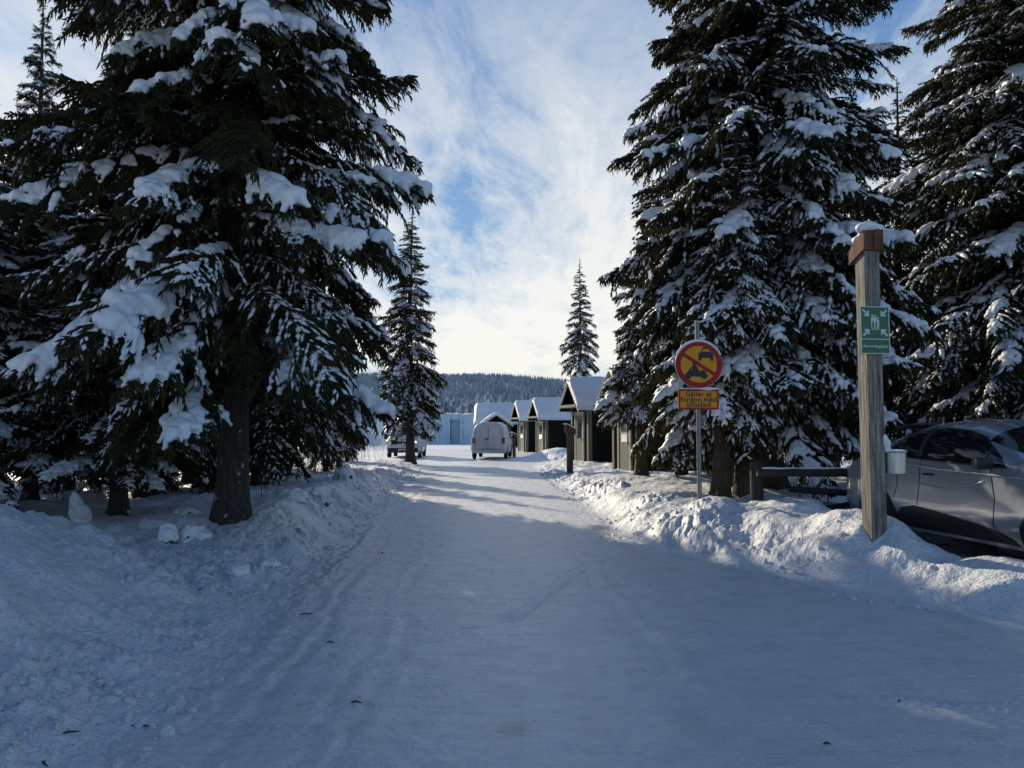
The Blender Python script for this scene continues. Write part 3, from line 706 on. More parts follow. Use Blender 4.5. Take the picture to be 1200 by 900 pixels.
pict('motorcycle_pictogram', [[(-1.2, -.1), (-.8, .35), (.1, .1), (.9, .25), (1.25, .1), (.9, -.2), (.7, -.55), (-.5, -.55)], [(-.55, .2), (-.35, .9), (-.05, .95), (.35, .25), (.1, -.1), (-.3, -.2)], [(-.2, .85), (-.85, .45), (-.78, .3), (-.15, .6)]],
     [(-1.0, -.45, .42), (1.0, -.45, .42), (-.25, 1.12, .22)], -dr * .12, dz_ - dr * .33, dr * .34)
pzt = at(819, 456, RY).z; pzb = at(819, 480, RY).z; pw = 48 / F * RY; ph = pzt - pzb; pzc = (pzt + pzb) / 2
MB().box((-.01, 0, pzc), (pw, .012, ph), bev=.003).build('text_plate', M['sign_yellow'], rs)
mb = MB(); frame(mb, -.01, pzc, pw - .004, ph - .004, .026, -.0078); mb.build('plate_border', M['sign_red'], rs)
for i, s_ in enumerate(('Gäller ej', 'fordon med', 'tillstånd')):
    text('lettering', s_, .100, M['sign_black'], rs, (-.01, -.0075, pzc + .072 - i * .075), bold=.0022, sp=1.08)
for q_ in (.2, -.2): MB().box((0, .03, dz_ + q_), (.05, .06, .03)).build('clamp', M['zinc'], rs)
lump('snow_cap', [(dr * 1.0 * math.cos(a), .0, dz_ + dr * 1.0 * math.sin(a), .02 + .012 * math.sin(a)) for a in [R(25 + i * 5) for i in range(27)]] , M['branch_snow'], rs, .010, .8, 2)
lump('snow_ledge', [(-pw / 2 + .02 + i * .02, 0, pzt + .006, .014 + .018 * math.exp(-((i - 20) / 5) ** 2)) for i in range(int(pw / .02))], M['branch_snow'], rs, .009, 1, 2)
# ------------------------------------------------------------------ rail fence
fy = 11.9; fp = empty('rail_fence', (px(885, fy), fy, 0), R(3), 'low dark rail fence with snow along its top rail, left of the grey car', 'fence')
fz = at(885, 541, fy).z
for (x_, h_) in ((0, fz), (2.1, fz - .02)):
    MB().cyl((x_, 0, h_ / 2), .10, h_, seg=14).build('fence_post', M['dark_timber'], fp, True)
def rail(x0, z0, x1, z1, y_, r_, nm='rail'):
    L = math.hypot(x1 - x0, z1 - z0); MB().cyl(((x0 + x1) / 2, y_, (z0 + z1) / 2), r_, L, (0, R(90) - math.atan2(z1 - z0, x1 - x0), 0), 12).build(nm, M['dark_timber'], fp, True)
rail(-.05, fz - .16, 2.5, fz - .17, -.14, .062); rail(.5, fz - .42, 2.4, fz - .55, -.05, .05); rail(1.0, fz - .75, 2.5, fz - .5, .08, .045)
lump('snow_ledge', [(i * .04 + .05, -.14, fz - .098 + .004 * math.sin(i * .7), .036 + .008 * math.sin(i * .37)) for i in range(60)], M['branch_snow'], fp, .014, .6, 2)
# twin brown stumps beside the spruce
for (p_, Y, r_, h_, ln, lb) in ((844, 12.9, .15, 1.5, -.12, 'left leaning trunk, brown bark painted as sunlit, of the pair behind the round sign pole'), (867, 13.2, .145, 1.9, .02, 'right, straighter trunk, brown bark painted as sunlit, of the pair behind the round sign pole')):
    x_ = px(p_, Y); z_ = hz(x_, Y)
    root = empty('spruce_tree', (x_, Y, z_), p_, lb, 'spruce tree'); root.rotation_euler = (0, ln * .5, p_)
    a_, b_, c_ = T_TWIN
    link('trunk', c_, root); link('crown', a_, root); link('snow', b_, root); root.scale = (r_ / .17,) * 3
# ------------------------------------------------------------------ small capped posts
def small_post(p_, ybase, ytop, label, w_=.17):
    Y = 1.45 * F / (ybase - 504); x_ = px(p_, Y); z_ = hz(x_, Y); 
    zt_ = at(p_, ytop, Y).z
    root = empty('marker_post', (x_, Y, 0), R(14), label, 'post', 'brown marker posts along the huts')
    MB().box((0, 0, (zt_ + z_ - .3) / 2), (w_, w_, zt_ - z_ + .3), bev=.008).build('shaft', M['post_brown'], root)
    c_ = w_ * .85
    MB().raw([(-c_, -c_, zt_ - .06), (c_, -c_, zt_ - .12), (c_, c_, zt_ - .12), (-c_, c_, zt_ - .06), (-c_, -c_, zt_ + .22), (c_, -c_, zt_ + .10), (c_, c_, zt_ + .06), (-c_, c_, zt_ + .2)],
             [(0, 1, 2, 3), (4, 5, 6, 7), (0, 1, 5, 4), (1, 2, 6, 5), (2, 3, 7, 6), (3, 0, 4, 7)]).build('cap', M['brown_timber'], root)
    lump('snow_cap', [(-c_ + 2 * c_ * i / 6, -c_ * .8 + 1.6 * c_ * j / 3, zt_ + .225 - .14 * i / 6, .05) for i in range(7) for j in range(4)], M['branch_snow'], root, .02, .7, 2)
small_post(667.5, 557, 505, 'brown square marker post with slanted snowy cap beside the right road edge')
small_post(602.5, 533, 511, 'small distant brown marker post beside the white van')
# ------------------------------------------------------------------ huts
def hut(name, loc, rz, W, D, eave, ridge, label, cat='hut', over=.55, side=.24, group=None, snow=.28, porch=False, door=True):
    root = empty(name, loc, rz, label, cat, group)
    hw = W / 2
    MB().prism([(-hw, -.4), (hw, -.4), (hw, eave), (0, ridge - .08), (-hw, eave)], 0, D, 'x').build('wall', M['hut_wall'], root)
    tn = (ridge - eave) / hw; e = hw + side; th = .10
    for s in (-1, 1):
        mb = MB(); mb.prism([(0, ridge), (s * e, ridge - tn * e), (s * e, ridge - tn * e + th), (0, ridge + th)], -over, D + .3, 'x'); mb.build('roof', M['hut_wall'], root)
        mb = MB(); f0 = .20
        mb.prism([(s * .002, ridge - f0 + th), (s * (e + .02), ridge - tn * e - f0 + th), (s * (e + .02), ridge - tn * e + th + .02), (s * .002, ridge + th + .02)], -over - .03, -over - .003, 'x'); mb.build('fascia', M['hut_fascia'], root)
        MB().box((-.02, s * (hw - .05), (eave - .4) / 2), (.05, .16, eave + .35)).build('corner_board', M['hut_trim'], root)
        MB().box((.06, s * (hw + .018), (eave - .4) / 2), (.14, .03, eave + .35)).build('corner_board', M['hut_trim'], root)
        MB().box((D - .07, s * (hw + .018), (eave - .4) / 2), (.12, .03, eave + .35)).build('corner_board', M['hut_trim'], root)
    if door:
        dw = min(.9, W * .45)
        MB().box((-.02, 0, 1.02), (.05, dw, 2.05)).build('door', M['hut_door'], root)
        MB().box((-.05, 0, 1.45), (.012, dw * .55, .85)).build('door_window', M['glass_dark'], root)
        mb = MB(); mb.box((-.035, 0, 2.11), (.07, dw + .24, .14)); 
        for s in (-1, 1): mb.box((-.035, s * (dw / 2 + .06), 1.0), (.07, .10, 2.05))
        mb.build('door_frame', M['hut_fascia'], root)
        MB().box((-.09, -dw * .4, 1.0), (.05, .03, .14)).build('door_handle', M['zinc'], root)
        mb = MB(); mb.cyl((-.10, dw / 2 + .2, 2.1), .07, .16, seg=12); mb.box((-.05, dw / 2 + .2, 2.2), (.1, .03, .03)); mb.build('wall_lamp', M['zinc'], root)
        MB().box((-over * .5, 0, eave - .02), (over + .1, W * .96, .12)).build('tie_beam', M['hut_trim'], root)
    # snow blanket
    gq = np.random.default_rng(int(abs(loc[0] * 100) + loc[1])); nx_, ny_ = 40, 36
    xs = np.linspace(-over - .06, D + .34, nx_); vs = np.linspace(-1, 1, ny_)
    X, Vv = np.meshgrid(xs, vs, indexing='ij'); Yv = Vv * (e + .07)
    edge = np.clip(1 - np.abs(Vv) ** 14, 0, 1) * np.clip(1 - np.abs((X - (D + .28 - over) / 2) / ((D + .40 + over) / 2)) ** 20, 0, 1)
    base = ridge + th - tn * np.sqrt(Yv ** 2 + .015) + .01
    t_ = snow * (.92 + .22 * fbm(X * 1.2 + loc[0], Yv * 1.2 + loc[1], 3, 5)) * edge ** .5
    top = base + t_ - .03 * np.abs(Vv) ** 6
    Vt = np.stack([X, Yv, top], -1).reshape(-1, 3); Vb = np.stack([X, Yv, base - .03], -1).reshape(-1, 3)
    i = np.arange(nx_ - 1)[:, None] * ny_ + np.arange(ny_ - 1)[None]; Q = np.stack([i, i + 1, i + ny_ + 1, i + ny_], -1).reshape(-1, 4); n_ = nx_ * ny_
    E_ = []
    for a in range(nx_ - 1):
        for c in (0, ny_ - 1): E_.append((a * ny_ + c, (a + 1) * ny_ + c, (a + 1) * ny_ + c + n_, a * ny_ + c + n_))
    for c in range(ny_ - 1):
        for a in (0, nx_ - 1): E_.append((a * ny_ + c, a * ny_ + c + 1, a * ny_ + c + 1 + n_, a * ny_ + c + n_))
    me = np_mesh('snow', np.concatenate([Vt, Vb]), np.concatenate([Q, Q[:, ::-1] + n_, np.array(E_)]), True, M['snow'])
    bm = bmesh.new(); bm.from_mesh(me); bmesh.ops.recalc_face_normals(bm, faces=bm.faces); bm.to_mesh(me); bm.free()
    link('roof_snow', me, root)
    return root
G_ = 'dark cabins in a row along the right side of the yard'
def place_hut(cpx, d, label, W=2.15, D=3.8):
    """d = distance of the corner nearest the road and the camera"""
    rz = R(15); x_, y_ = px(cpx, d), d
    # near front corner is local (0,-W/2)
    ox = x_ - (W / 2) * math.sin(rz); oy = y_ + (W / 2) * math.cos(rz)
    return hut('cabin', (ox, oy, hz(ox, oy) - .05), rz, W, D, 2.45, 3.50, label, 'cabin', group=G_)
place_hut(748, 25.6, 'nearest dark cabin, mostly hidden behind the drooping snowy spruce boughs')
place_hut(690, 33.0, 'tall dark cabin with pale gable boards behind the brown marker post')
place_hut(640, 49.0, 'dark cabin with wide snowy roof, second in the row behind the marker post')
place_hut(617, 54.5, 'dark cabin whose narrow snowy gable stands right of the white van')
h0 = hut('lodge', (-3.3, 76, hz(-3, 76)), 0, 4.6, 7.2, 2.25, 4.0, 'wide dark building with snowy roof and small porch gable beyond the white van', 'building', door=False, over=.3)
pr = hut('porch', (0, 0, 0), R(90), 2.6, 2.4, 2.1, 3.0, None, None, over=.4)
pr.parent = h0; pr.location = (1.85, -2.3 - 1.7, 0); 
for k in ('label', 'category'):
    if k in pr: del pr[k]
# ------------------------------------------------------------------ ice building
ib = empty('ice_building', (0, 87, hz(-7, 87)), 0, 'long low building of pale blue ice blocks at the end of the road', 'ice building')
def icewall(x0, x1, z1, y0, dep=3.0, nm='ice_wall', mat='ice'):
    MB().box(((x0 + x1) / 2, y0 + dep / 2, z1 / 2 - .2), (x1 - x0, dep, z1 + .4), bev=.08).build(nm, M[mat], ib)
icewall(-15.5, -9.9, 3.55, 1.2); icewall(-9.85, -7.0, 3.25, .2); icewall(-5.9, -3.6, 3.3, .25); icewall(-3.55, 16, 3.0, .9)
MB().box((-6.45, 1.9, 3.05), (1.08, 3.1, .7), bev=.04).build('ice_lintel', M['ice'], ib)
icewall(-6.98, -5.92, 2.75, 1.0, 2.0, 'ice_door', 'ice_door')
for x_ in (-8.4, -7.15, -5.75): MB().box((x_, .12, 1.5), (.28, .2, 3.0), bev=.05).build('ice_pillar', M['ice'], ib)
gq = random.Random(9)
pts_ = []
for i in range(92):
    x_ = -15 + i * .33; pts_.append((x_, gq.uniform(.6, 2.2), 3.4 + (.25 if x_ < -9.9 else -.05) + gq.uniform(-.05, .12), gq.uniform(.25, .42)))
V, T = blob([p_[:3] for p_ in pts_], [p_[3] for p_ in pts_], .55, .10, 2); link('roof_snow', np_mesh('roof_snow', V, T, True, M['snow']), ib)
# ------------------------------------------------------------------ vehicles
class Shell:
    """a lofted body: cross-sections along x, y(x,z) is a single-valued half width"""
    def __init__(s, L, ztop, zbot, half, belt, p=3.0, q=2.2, tumble=.12, rake=None, end=.25):
        s.L = L; s.ztop = ztop; s.zbot = zbot; s.half = half; s.belt = belt; s.p = p; s.q = q; s.tumble = tumble; s.rake = rake; s.end = end
    def hw(s, x):
        e = s.end; t0 = min(1, max(0, x / e)); t1 = min(1, max(0, (s.L - x) / (e * 1.6)))
        return s.half * (.80 + .20 * math.sqrt(1 - (1 - t0) ** 2)) * (.72 + .28 * math.sqrt(1 - (1 - t1) ** 2))
    def y(s, x, z):
        W = s.hw(x); zt_ = float(np.interp(x, *s.ztop)); zb_ = float(np.interp(x, *s.zbot)); b = min(s.belt, zt_ - .12)
        if z <= b:
            u = max(0.0, (z - zb_) / (b - zb_ + 1e-6)); return W * (1 - .10 * max(0, .28 - u) / .28 - .035 * u ** 2.5)
        u = min(1, max(0, (z - b) / (zt_ - b))); return W * .965 * (1 - s.tumble * u) * max(0, 1 - u ** s.p) ** (1 / s.q)
    def sh(s, x, z): return x + (s.rake(x, z) if s.rake else 0)
    def body(s, name, mat, parent, nx=90, nz=26):
        xs = np.concatenate([np.linspace(0, s.end, 10)[:-1], np.linspace(s.end, s.L - s.end * 1.6, nx), np.linspace(s.L - s.end * 1.6, s.L, 12)[1:]])
        V = []; nn = 0
        for x in xs:
            zb_ = float(np.interp(x, *s.zbot)); zt_ = float(np.interp(x, *s.ztop)); b = min(s.belt, zt_ - .12)
            zz = list(np.linspace(zb_, b, 10)) + list(b + (zt_ - b) * np.sin(np.linspace(0, math.pi / 2, nz))[1:])
            row = [(s.sh(x, z), -s.y(x, z), z) for z in zz]; row += [(s.sh(x, z), s.y(x, z), z) for z in zz[::-1][1:]]
            nn = len(row); V += row
        V = np.array(V); n = len(xs); T = []
        i = np.arange(n - 1)[:, None] * nn + np.arange(nn - 1)[None]; Q = np.stack([i, i + nn, i + nn + 1, i + 1], -1).reshape(-1, 4)
        me = np_mesh(name, V, Q, True, mat); bm = bmesh.new(); bm.from_mesh(me); bm.verts.ensure_lookup_table()
        for k in (0, n - 1): bm.faces.new([bm.verts[k * nn + j] for j in range(nn)])
        bmesh.ops.remove_doubles(bm, verts=bm.verts, dist=.0005); bmesh.ops.recalc_face_normals(bm, faces=bm.faces); bm.to_mesh(me); bm.free()
        me.set_sharp_from_angle(angle=R(40)); return link(name, me, parent)
    def patch(s, name, mat, parent, poly, off=.006, side=-1, n=26):
        """a polygon given in side view, laid on the flank"""
        bm = bmesh.new(); vs = [bm.verts.new((a, 0, b)) for a, b in poly]; bm.faces.new(vs)
        xs = [a for a, b in poly]; zs = [b for a, b in poly]
        for k in range(1, n):
            c = min(xs) + (max(xs) - min(xs)) * k / n
            bmesh.ops.bisect_plane(bm, geom=bm.verts[:] + bm.edges[:] + bm.faces[:], plane_co=(c, 0, 0), plane_no=(1, 0, 0))
            c = min(zs) + (max(zs) - min(zs)) * k / n
            if k % 2: bmesh.ops.bisect_plane(bm, geom=bm.verts[:] + bm.edges[:] + bm.faces[:], plane_co=(0, 0, c), plane_no=(0, 0, 1))
        for v in bm.verts:
            x, z = v.co.x, v.co.z; v.co = (s.sh(x, z), side * (s.y(x, z) + off), z)
        for f in bm.faces:
            if (f.normal.y * side) < 0: f.normal_flip()
        bmesh.ops.recalc_face_normals(bm, faces=bm.faces)
        me = bpy.data.meshes.new(name); bm.to_mesh(me); bm.free(); me.materials.append(mat)
        for p_ in me.polygons: p_.use_smooth = True
        o = link(name, me, parent); return o
    def strip(s, name, mat, parent, pts, w=.012, off=.004, side=-1):
        P_ = []
        for i in range(len(pts) - 1):
            for k in range(12): t = k / 12; P_.append((pts[i][0] * (1 - t) + pts[i + 1][0] * t, pts[i][1] * (1 - t) + pts[i + 1][1] * t))
        P_.append(pts[-1]); path = [(s.sh(a, b), side * (s.y(a, b) + off * .2), b) for a, b in P_]
        V, T = tube(path, np.full(len(path), w / 2), 6); me = np_mesh(name, V, T, True, mat); return link(name, me, parent)
def wheel(parent, x, y, r=.34, w=.22, side=1):
    wh = MB().torus((x, y - side * w * .35, r), r - w * .32, w * .42, (R(90), 0, 0), 36, 12, 1.1).build('wheel', M['rubber'], parent, True, R(60))
    mb = MB(); mb.cyl((x, y - side * w * .25, r), r * .62, w * .6, (R(90), 0, 0), 32)
    mb.build('rim', M['rim'], wh)
    mb = MB()
    for k in range(10):
        a = k * math.pi / 5; mb.box((x + r * .32 * math.cos(a), y + side * .012 - side * w * .0, r + r * .32 * math.sin(a)), (r * .55, .03, .045), (0, -a, 0), .006)
    mb.cyl((x, y + side * .012, r), .07, .04, (R(90), 0, 0), 16); mb.build('spokes', M['rim'], wh)
    return wh
def arch(shell, parent, x, r, rr=.40):
    for sd in (-1, 1):
        zc_ = r; poly = [(x + rr * math.cos(a), max(.22, zc_ + rr * math.sin(a))) for a in [math.pi * k / 18 for k in range(19)]]
        poly = [(x + rr, .22)] + poly + [(x - rr, .22)] if zc_ > .23 else poly
        shell.patch('wheel_arch', M['rubber'], parent, poly, .003, sd, 10)
# ---- grey car
cr = empty('parked_car', (0, 0, 0), 0, 'grey metallic coupe-like hatchback with black lower cladding parked behind the timber post', 'car')
rx_, ry_ = 4.98, 10.6; fx_, fy_ = 5.42, 7.80
hd = math.atan2(fy_ - ry_, fx_ - rx_)
# origin at rear bumper centre; right flank (local -y) faces the road
rear_ax = .86; cw = .90
cr.rotation_euler = (0, 0, hd)
ux, uy = math.cos(hd), math.sin(hd); nx2, ny2 = -uy, ux      # local +y
cr.location = (rx_ - ux * rear_ax + nx2 * cw, ry_ - uy * rear_ax + ny2 * cw, .04)
top = ([0, .05, .18, .34, .55, .95, 1.35, 1.8, 2.3, 2.75, 3.15, 3.45, 3.7, 4.1, 4.4, 4.52, 4.56], [.72, .95, 1.09, 1.17, 1.32, 1.50, 1.615, 1.655, 1.64, 1.55, 1.36, 1.17, 1.10, 1.04, .93, .80, .62])
bot = ([0, .3, 4.2, 4.56], [.42, .24, .22, .40])
sh = Shell(4.56, top, bot, cw, 1.12, 3.2, 2.1, .20)
sh.body('body', M['car_paint'], cr)
glass = [(.98, 1.19), (1.45, 1.16), (2.35, 1.12), (3.12, 1.10), (3.00, 1.20), (2.62, 1.42), (2.30, 1.50), (1.85, 1.53), (1.45, 1.49), (1.22, 1.40)]
for sd in (-1, 1):
    sh.patch('side_window', M['glass_dark'], cr, glass, .006, sd, 30)
    clad = [(1.22, .27), (1.25, .40), (1.40, .52), (1.62, .56), (2.0, .53), (2.9, .42), (3.15, .34), (3.22, .27)]
    sh.patch('cladding', M['black_plastic'], cr, clad, .008, sd, 16)
    sh.strip('window_trim', M['black_plastic'], cr, glass[:4], .022, .004, sd)
    sh.strip('window_trim', M['black_plastic'], cr, glass[4:] + [glass[0]], .022, .004, sd)
    sh.strip('window_pillar', M['black_plastic'], cr, [(1.66, 1.52), (1.72, 1.16)], .07, .002, sd)
    sh.strip('window_pillar', M['black_plastic'], cr, [(2.80, 1.12), (2.80, 1.32)], .03, .002, sd)
    for pts in ([(1.74, 1.14), (1.72, .80), (1.68, .57)], [(2.88, 1.10), (2.95, .75), (2.92, .45)], [(1.28, .98), (1.30, .80), (1.22, .62)]): sh.strip('door_gap', M['seam'], cr, pts, .010, .001, sd)
    sh.strip('door_handle', M['seam'], cr, [(1.80, .965), (1.98, .965)], .03, .003, sd)
    sh.strip('door_crease', M['car_paint'], cr, [(1.76, .84), (2.2, .80), (2.8, .93)], .028, -.006, sd)
    sh.strip('shoulder_crease', M['car_paint'], cr, [(.3, 1.06), (1.2, 1.09), (2.0, 1.04), (3.3, 1.0), (4.2, .90)], .030, -.008, sd)
    m_ = MB().box((2.92, sd * (cw + .10), 1.14), (.13, .20, .13), (0, 0, sd * R(12)), .045).build('wing_mirror', M['black_plastic'], cr, True)
    MB().box((2.90, sd * (cw + .0), 1.10), (.06, .14, .03)).build('mirror_arm', M['black_plastic'], m_)
arch(sh, cr, rear_ax, .34, .41); arch(sh, cr, 3.67, .34, .41)
for x_ in (rear_ax, 3.67):
    for sd in (-1, 1): wheel(cr, x_, sd * (cw - .0), .335, .22, sd)
def dome_patch(shell, name, mat, parent, x0, x1, half, off=.006):
    """glass laid over the roof line between two stations"""
    xs = np.linspace(x0, x1, 12); fr = np.linspace(-half, half, 20); V = []
    for x in xs:
        zt_ = float(np.interp(x, *shell.ztop)); b = min(shell.belt, zt_ - .12)
        for f_ in fr:
            W = shell.hw(x) * .965; yy = f_ * W; u = 0; lo, hi = 0, 1
            for _ in range(24):
                mid = (lo + hi) / 2
                if W * (1 - shell.tumble * mid) * max(0, 1 - mid ** shell.p) ** (1 / shell.q) > abs(yy): lo = mid
                else: hi = mid
            V.append((x, yy, b + (zt_ - b) * lo + off))
    i = np.arange(11)[:, None] * 20 + np.arange(19)[None]; Q = np.stack([i, i + 20, i + 21, i + 1], -1).reshape(-1, 4)
    return link(name, np_mesh(name, np.array(V), Q, True, mat), parent)
dome_patch(sh, 'windscreen', M['glass_dark'], cr, 2.68, 3.40, .80)
dome_patch(sh, 'rear_window', M['glass_dark'], cr, .48, 1.12, .72)
MB().box((1.02, 0, 1.565), (.34, 1.12, .035), (0, R(-9), 0), .015).build('spoiler', M['black_plastic'], cr, True)
MB().box((.03, 0, .92), (.06, 1.5, .07), bev=.02).build('rear_lamp', M['red_lamp'], cr)
MB().box((.03, 0, .45), (.12, 1.45, .28), bev=.04).build('rear_bumper', M['black_plastic'], cr)
for sd in (-1, 1): MB().box((4.38, sd * .60, .80), (.22, .36, .09), (0, 0, sd * R(-22)), .03).build('headlight', M['glass_dark'], cr)
MB().box((4.50, 0, .45), (.10, 1.2, .26), bev=.04).build('grille', M['black_plastic'], cr)
# ---- vans
def van(loc, rz, label, paint, cat, front_detail=True, L=5.0, hgt=1.97, half=.95, black_low=False):
    v = empty('parked_van', loc, rz, label, cat)
    top = ([0, .04, .14, .5, 3.3, 3.7, 4.15, 4.55, 4.85, 5.0], [hgt - .13, hgt - .05, hgt - .01, hgt, hgt, hgt - .08, 1.48, 1.20, 1.02, .80])
    bot = ([0, .3, 4.7, 5.0], [.36, .28, .26, .40])
    s = Shell(L, top, bot, half, 1.0, 6.5, 2.6, .17, lambda x, z: .14 * max(0, z - .95) * max(0, 1 - x / 1.2), .16)
    s.body('body', paint, v)
    # rear doors and fittings; rear plane at x~0
    def rx(z): return .14 * max(0, z - .95)
    sl = math.atan(.14)
    mb = MB(); 
    for (y_, z0, z1) in ((.02, .52, 1.80), (-.70, .62, 1.60), (.70, .62, 1.60)):
        mb.box((rx((z0 + z1) / 2) * .8 - .003, y_ if abs(y_) < .1 else y_ * 1.02, (z0 + z1) / 2), (.014, .012, z1 - z0), (0, sl * .7, 0))
    mb.box((-.003, 0, .53), (.014, 1.44, .012)); mb.build('door_gap', M['seam'], v)
    for sd in (-1, 1):
        MB().box((-.004, sd * .80, .98), (.04, .13, .30), (0, 0, sd * R(8)), .015).build('tail_light', M['red_lamp'], v)
        m_ = MB().box((3.95, sd * (half + .13), 1.18), (.12, .19, .24), bev=.04).build('wing_mirror', M['black_plastic'], v, True)
        MB().box((3.93, sd * (half - .0), 1.12), (.05, .14, .04)).build('mirror_arm', M['black_plastic'], m_)
        s.patch('side_window', M['glass_dark'], v, [(3.0, 1.13), (3.95, 1.13), (3.92, 1.3), (3.62, 1.68), (3.0, 1.70)], .006, sd, 12)
        s.strip('slide_rail', M['seam'], v, [(.5, 1.12), (2.0, 1.12)], .02, .001, sd)
        s.strip('door_gap', M['seam'], v, [(2.85, 1.72), (2.88, .45)], .012, .001, sd)
    MB().box((-.02, -.02 + .40, .93), (.02, .52, .15), bev=.005).build('number_plate', M['plate'], v)
    MB().box((-.03, .0, .40), (.14, half * 1.86, .18), bev=.05).build('rear_bumper', M['black_plastic'] if black_low else paint, v, True)
    MB().box((-.025, .10, 1.06), (.03, .20, .05), bev=.01).build('door_handle', M['black_plastic'], v)
    mb = MB(); frame_w = .56
    arch(s, v, .95, .33, .39); arch(s, v, 4.0, .33, .39)
    for x_ in (.95, 4.0):
        for sd in (-1, 1): wheel(v, x_, sd * (half - .02), .33, .22, sd)
    dome_patch(s, 'windscreen', M['glass_dark'], v, 3.72, 4.42, .84)
    MB().box((4.93, 0, .78), (.12, 1.25, .30), bev=.03).build('grille', M['black_plastic'], v)
    MB().box((4.97, 0, .46), (.16, 1.66, .26), bev=.05).build('front_bumper', M['black_plastic'], v, True)
    for sd in (-1, 1):
        hl = MB().box((4.80, sd * .68, .92), (.20, .28, .26), (0, 0, sd * R(-18)), .06).build('headlight', M['chrome'], v, True)
        MB().cyl((4.915, sd * .69, .91), .075 if front_detail else .06, .03, (0, R(90), 0), 20).build('lamp', M['lamp'] if front_detail else M['chrome'], hl)
    MB().box((5.06, 0, .50), (.015, .52, .11)).build('number_plate', M['plate'], v)
    MB().cyl((5.0, .0, .80), .075, .02, (0, R(90), 0), 20).build('badge', M['chrome'], v)
    lump('roof_snow', [(.5 + i * .2, -.5 + j * .25, hgt - .01, .09) for i in range(14) for j in range(5)], M['branch_snow'], v, .05, .35, 2)
    return v
vy = 40.8; v1 = van((px(572.5, vy) , vy, .02), R(90 - 4), 'white panel van seen from behind with closed double rear doors, parked at the road end', M['dirty_white'], 'van', False)
vy2 = 42.5; v2 = van((px(482, vy2 + 4.8), vy2 + 5.0, hz(px(477, vy2), vy2) - .02), R(-90 + 2), 'white camper van facing the camera with lit headlights, half hidden by the slender spruce', M['white_paint'], 'camper van', True, black_low=True)
MB().box((2.1, 0, 2.28), (3.4, 1.75, .62), bev=.16).build('pop_top', M['white_paint'], v2, True)
# ------------------------------------------------------------------ boulders and snow chunks by the left trunk
def boulder(p_, py_, r_, lean, label, shape=(1, 1, 1), bare=.4):
    Y = (CAMZ - .28) * F / (py_ - 504) ; x_ = px(p_, Y); z_ = hz(x_, Y)
    root = empty('snowy_stone', (x_, Y, z_ - r_ * .45), random.uniform(0, 6), label, 'stone', 'snow-capped stones along the left road edge')
    bm = bmesh.new(); bmesh.ops.create_icosphere(bm, subdivisions=4, radius=r_)
    for v in bm.verts:
        n = mnoise.fractal(v.co * (1.6 / r_) + Vector((p_, py_, 0)), 1, 2, 4); v.co *= 1 + .38 * n
        v.co = Vector((v.co.x * shape[0], v.co.y * shape[1], v.co.z * shape[2] + r_ * .3 * shape[2])); v.co.x += lean * v.co.z
    me = bpy.data.meshes.new('stone'); bm.to_mesh(me); me.materials.append(M['stone'])
    for p2 in me.polygons: p2.use_smooth = True
    link('rock', me, root)
    pts = [(v.co.x * 1.0, v.co.y * 1.0, v.co.z + r_ * .04, r_ * random.uniform(.18, .25)) for v in bm.verts if v.co.z > r_ * bare * shape[2] * .6 and random.random() < .5]
    bm.free()
    if pts: lump('snow_cap', pts, M['snow'], root, max(.014, r_ * .10), .75, 3)
for a in ((232, 632, .17, 0, 'rounded stone fully covered by a smooth snow pillow left of the thick trunk', (1.3, 1, .8), -.2), (200, 636, .11, .1, 'small upright stone with bare dark left face and snow hood', (.7, .8, 1.2), .2),
          (222, 612, .15, 0, 'grey stone with thin snow just behind the snow pillow', (1.3, 1, .8), .8), (262, 600, .13, -.2, 'leaning stone tucked against the foot of the thick trunk', (1, .9, 1.1), .3),
          (318, 640, .12, 0, 'snow-hooded stone just right of the thick trunk', (1.2, 1, .8), .0), (345, 600, .16, .35, 'long slanting stone slab edged with snow right of the thick trunk', (1.1, .7, 1.1), .5),
          (378, 590, .15, .2, 'low stone with bare dark end on the left bank', (1.5, .8, .7), .3), (405, 572, .22, 0, 'large blocky snow lump standing above the left bank', (.9, .8, 1.1), -.3),
          (104, 612, .2, .45, 'tall leaning snow-plastered slab behind the near snow heap', (.5, .5, 1.5), -.2), (285, 652, .09, 0, 'small snow-covered stone in front of the thick trunk', (1, 1, .8), 0), (245, 655, .08, 0, 'smallest half-buried stone below the snow pillow', (1, 1, .7), .1)):
    boulder(*a)
# ------------------------------------------------------------------ bare shrubs
def shrub(p_, py_, n, h, label, spread=.35):
    Y = (CAMZ - .35) * F / (py_ - 504); x_ = px(p_, Y); z_ = hz(x_, Y); G1 = Geo(); q = np.random.default_rng(int(p_ * 7 + py_))
    for i in range(n):
        b = np.array([q.normal(0, spread), q.normal(0, spread), -.05]); d = unit(np.array([q.normal(0, .35), q.normal(0, .35), 1.0])); hh = h * q.uniform(.5, 1.1)
        t = np.linspace(0, 1, 5)[:, None]; path = b + d * hh * t + np.array([q.normal(0, .12), q.normal(0, .12), 0]) * t ** 2 * hh
        G1.add(*tube(path, np.linspace(.007, .0025, 5), 4, False))
        for k in range(3):
            s0 = path[1 + k]; d2 = unit(d + q.normal(0, .55, 3)); G1.add(*tube([s0, s0 + d2 * hh * .15, s0 + d2 * hh * .3], [.004, .003, .0015], 3, False))
    root = bpy.data.objects.new('bare_shrub', np_mesh('bare_shrub', *G1.arr(), False, M['twig'])); col.objects.link(root); root.location = (x_, Y, z_)
    tag(root, label, 'shrub', 'leafless shrubs poking from the snow left of the road')
shrub(60, 585, 22, .9, 'leafless shrub of thin stems behind the near snow heap at far left', .5); shrub(100, 580, 20, .9, 'leafless shrub around the tall leaning snow slab')
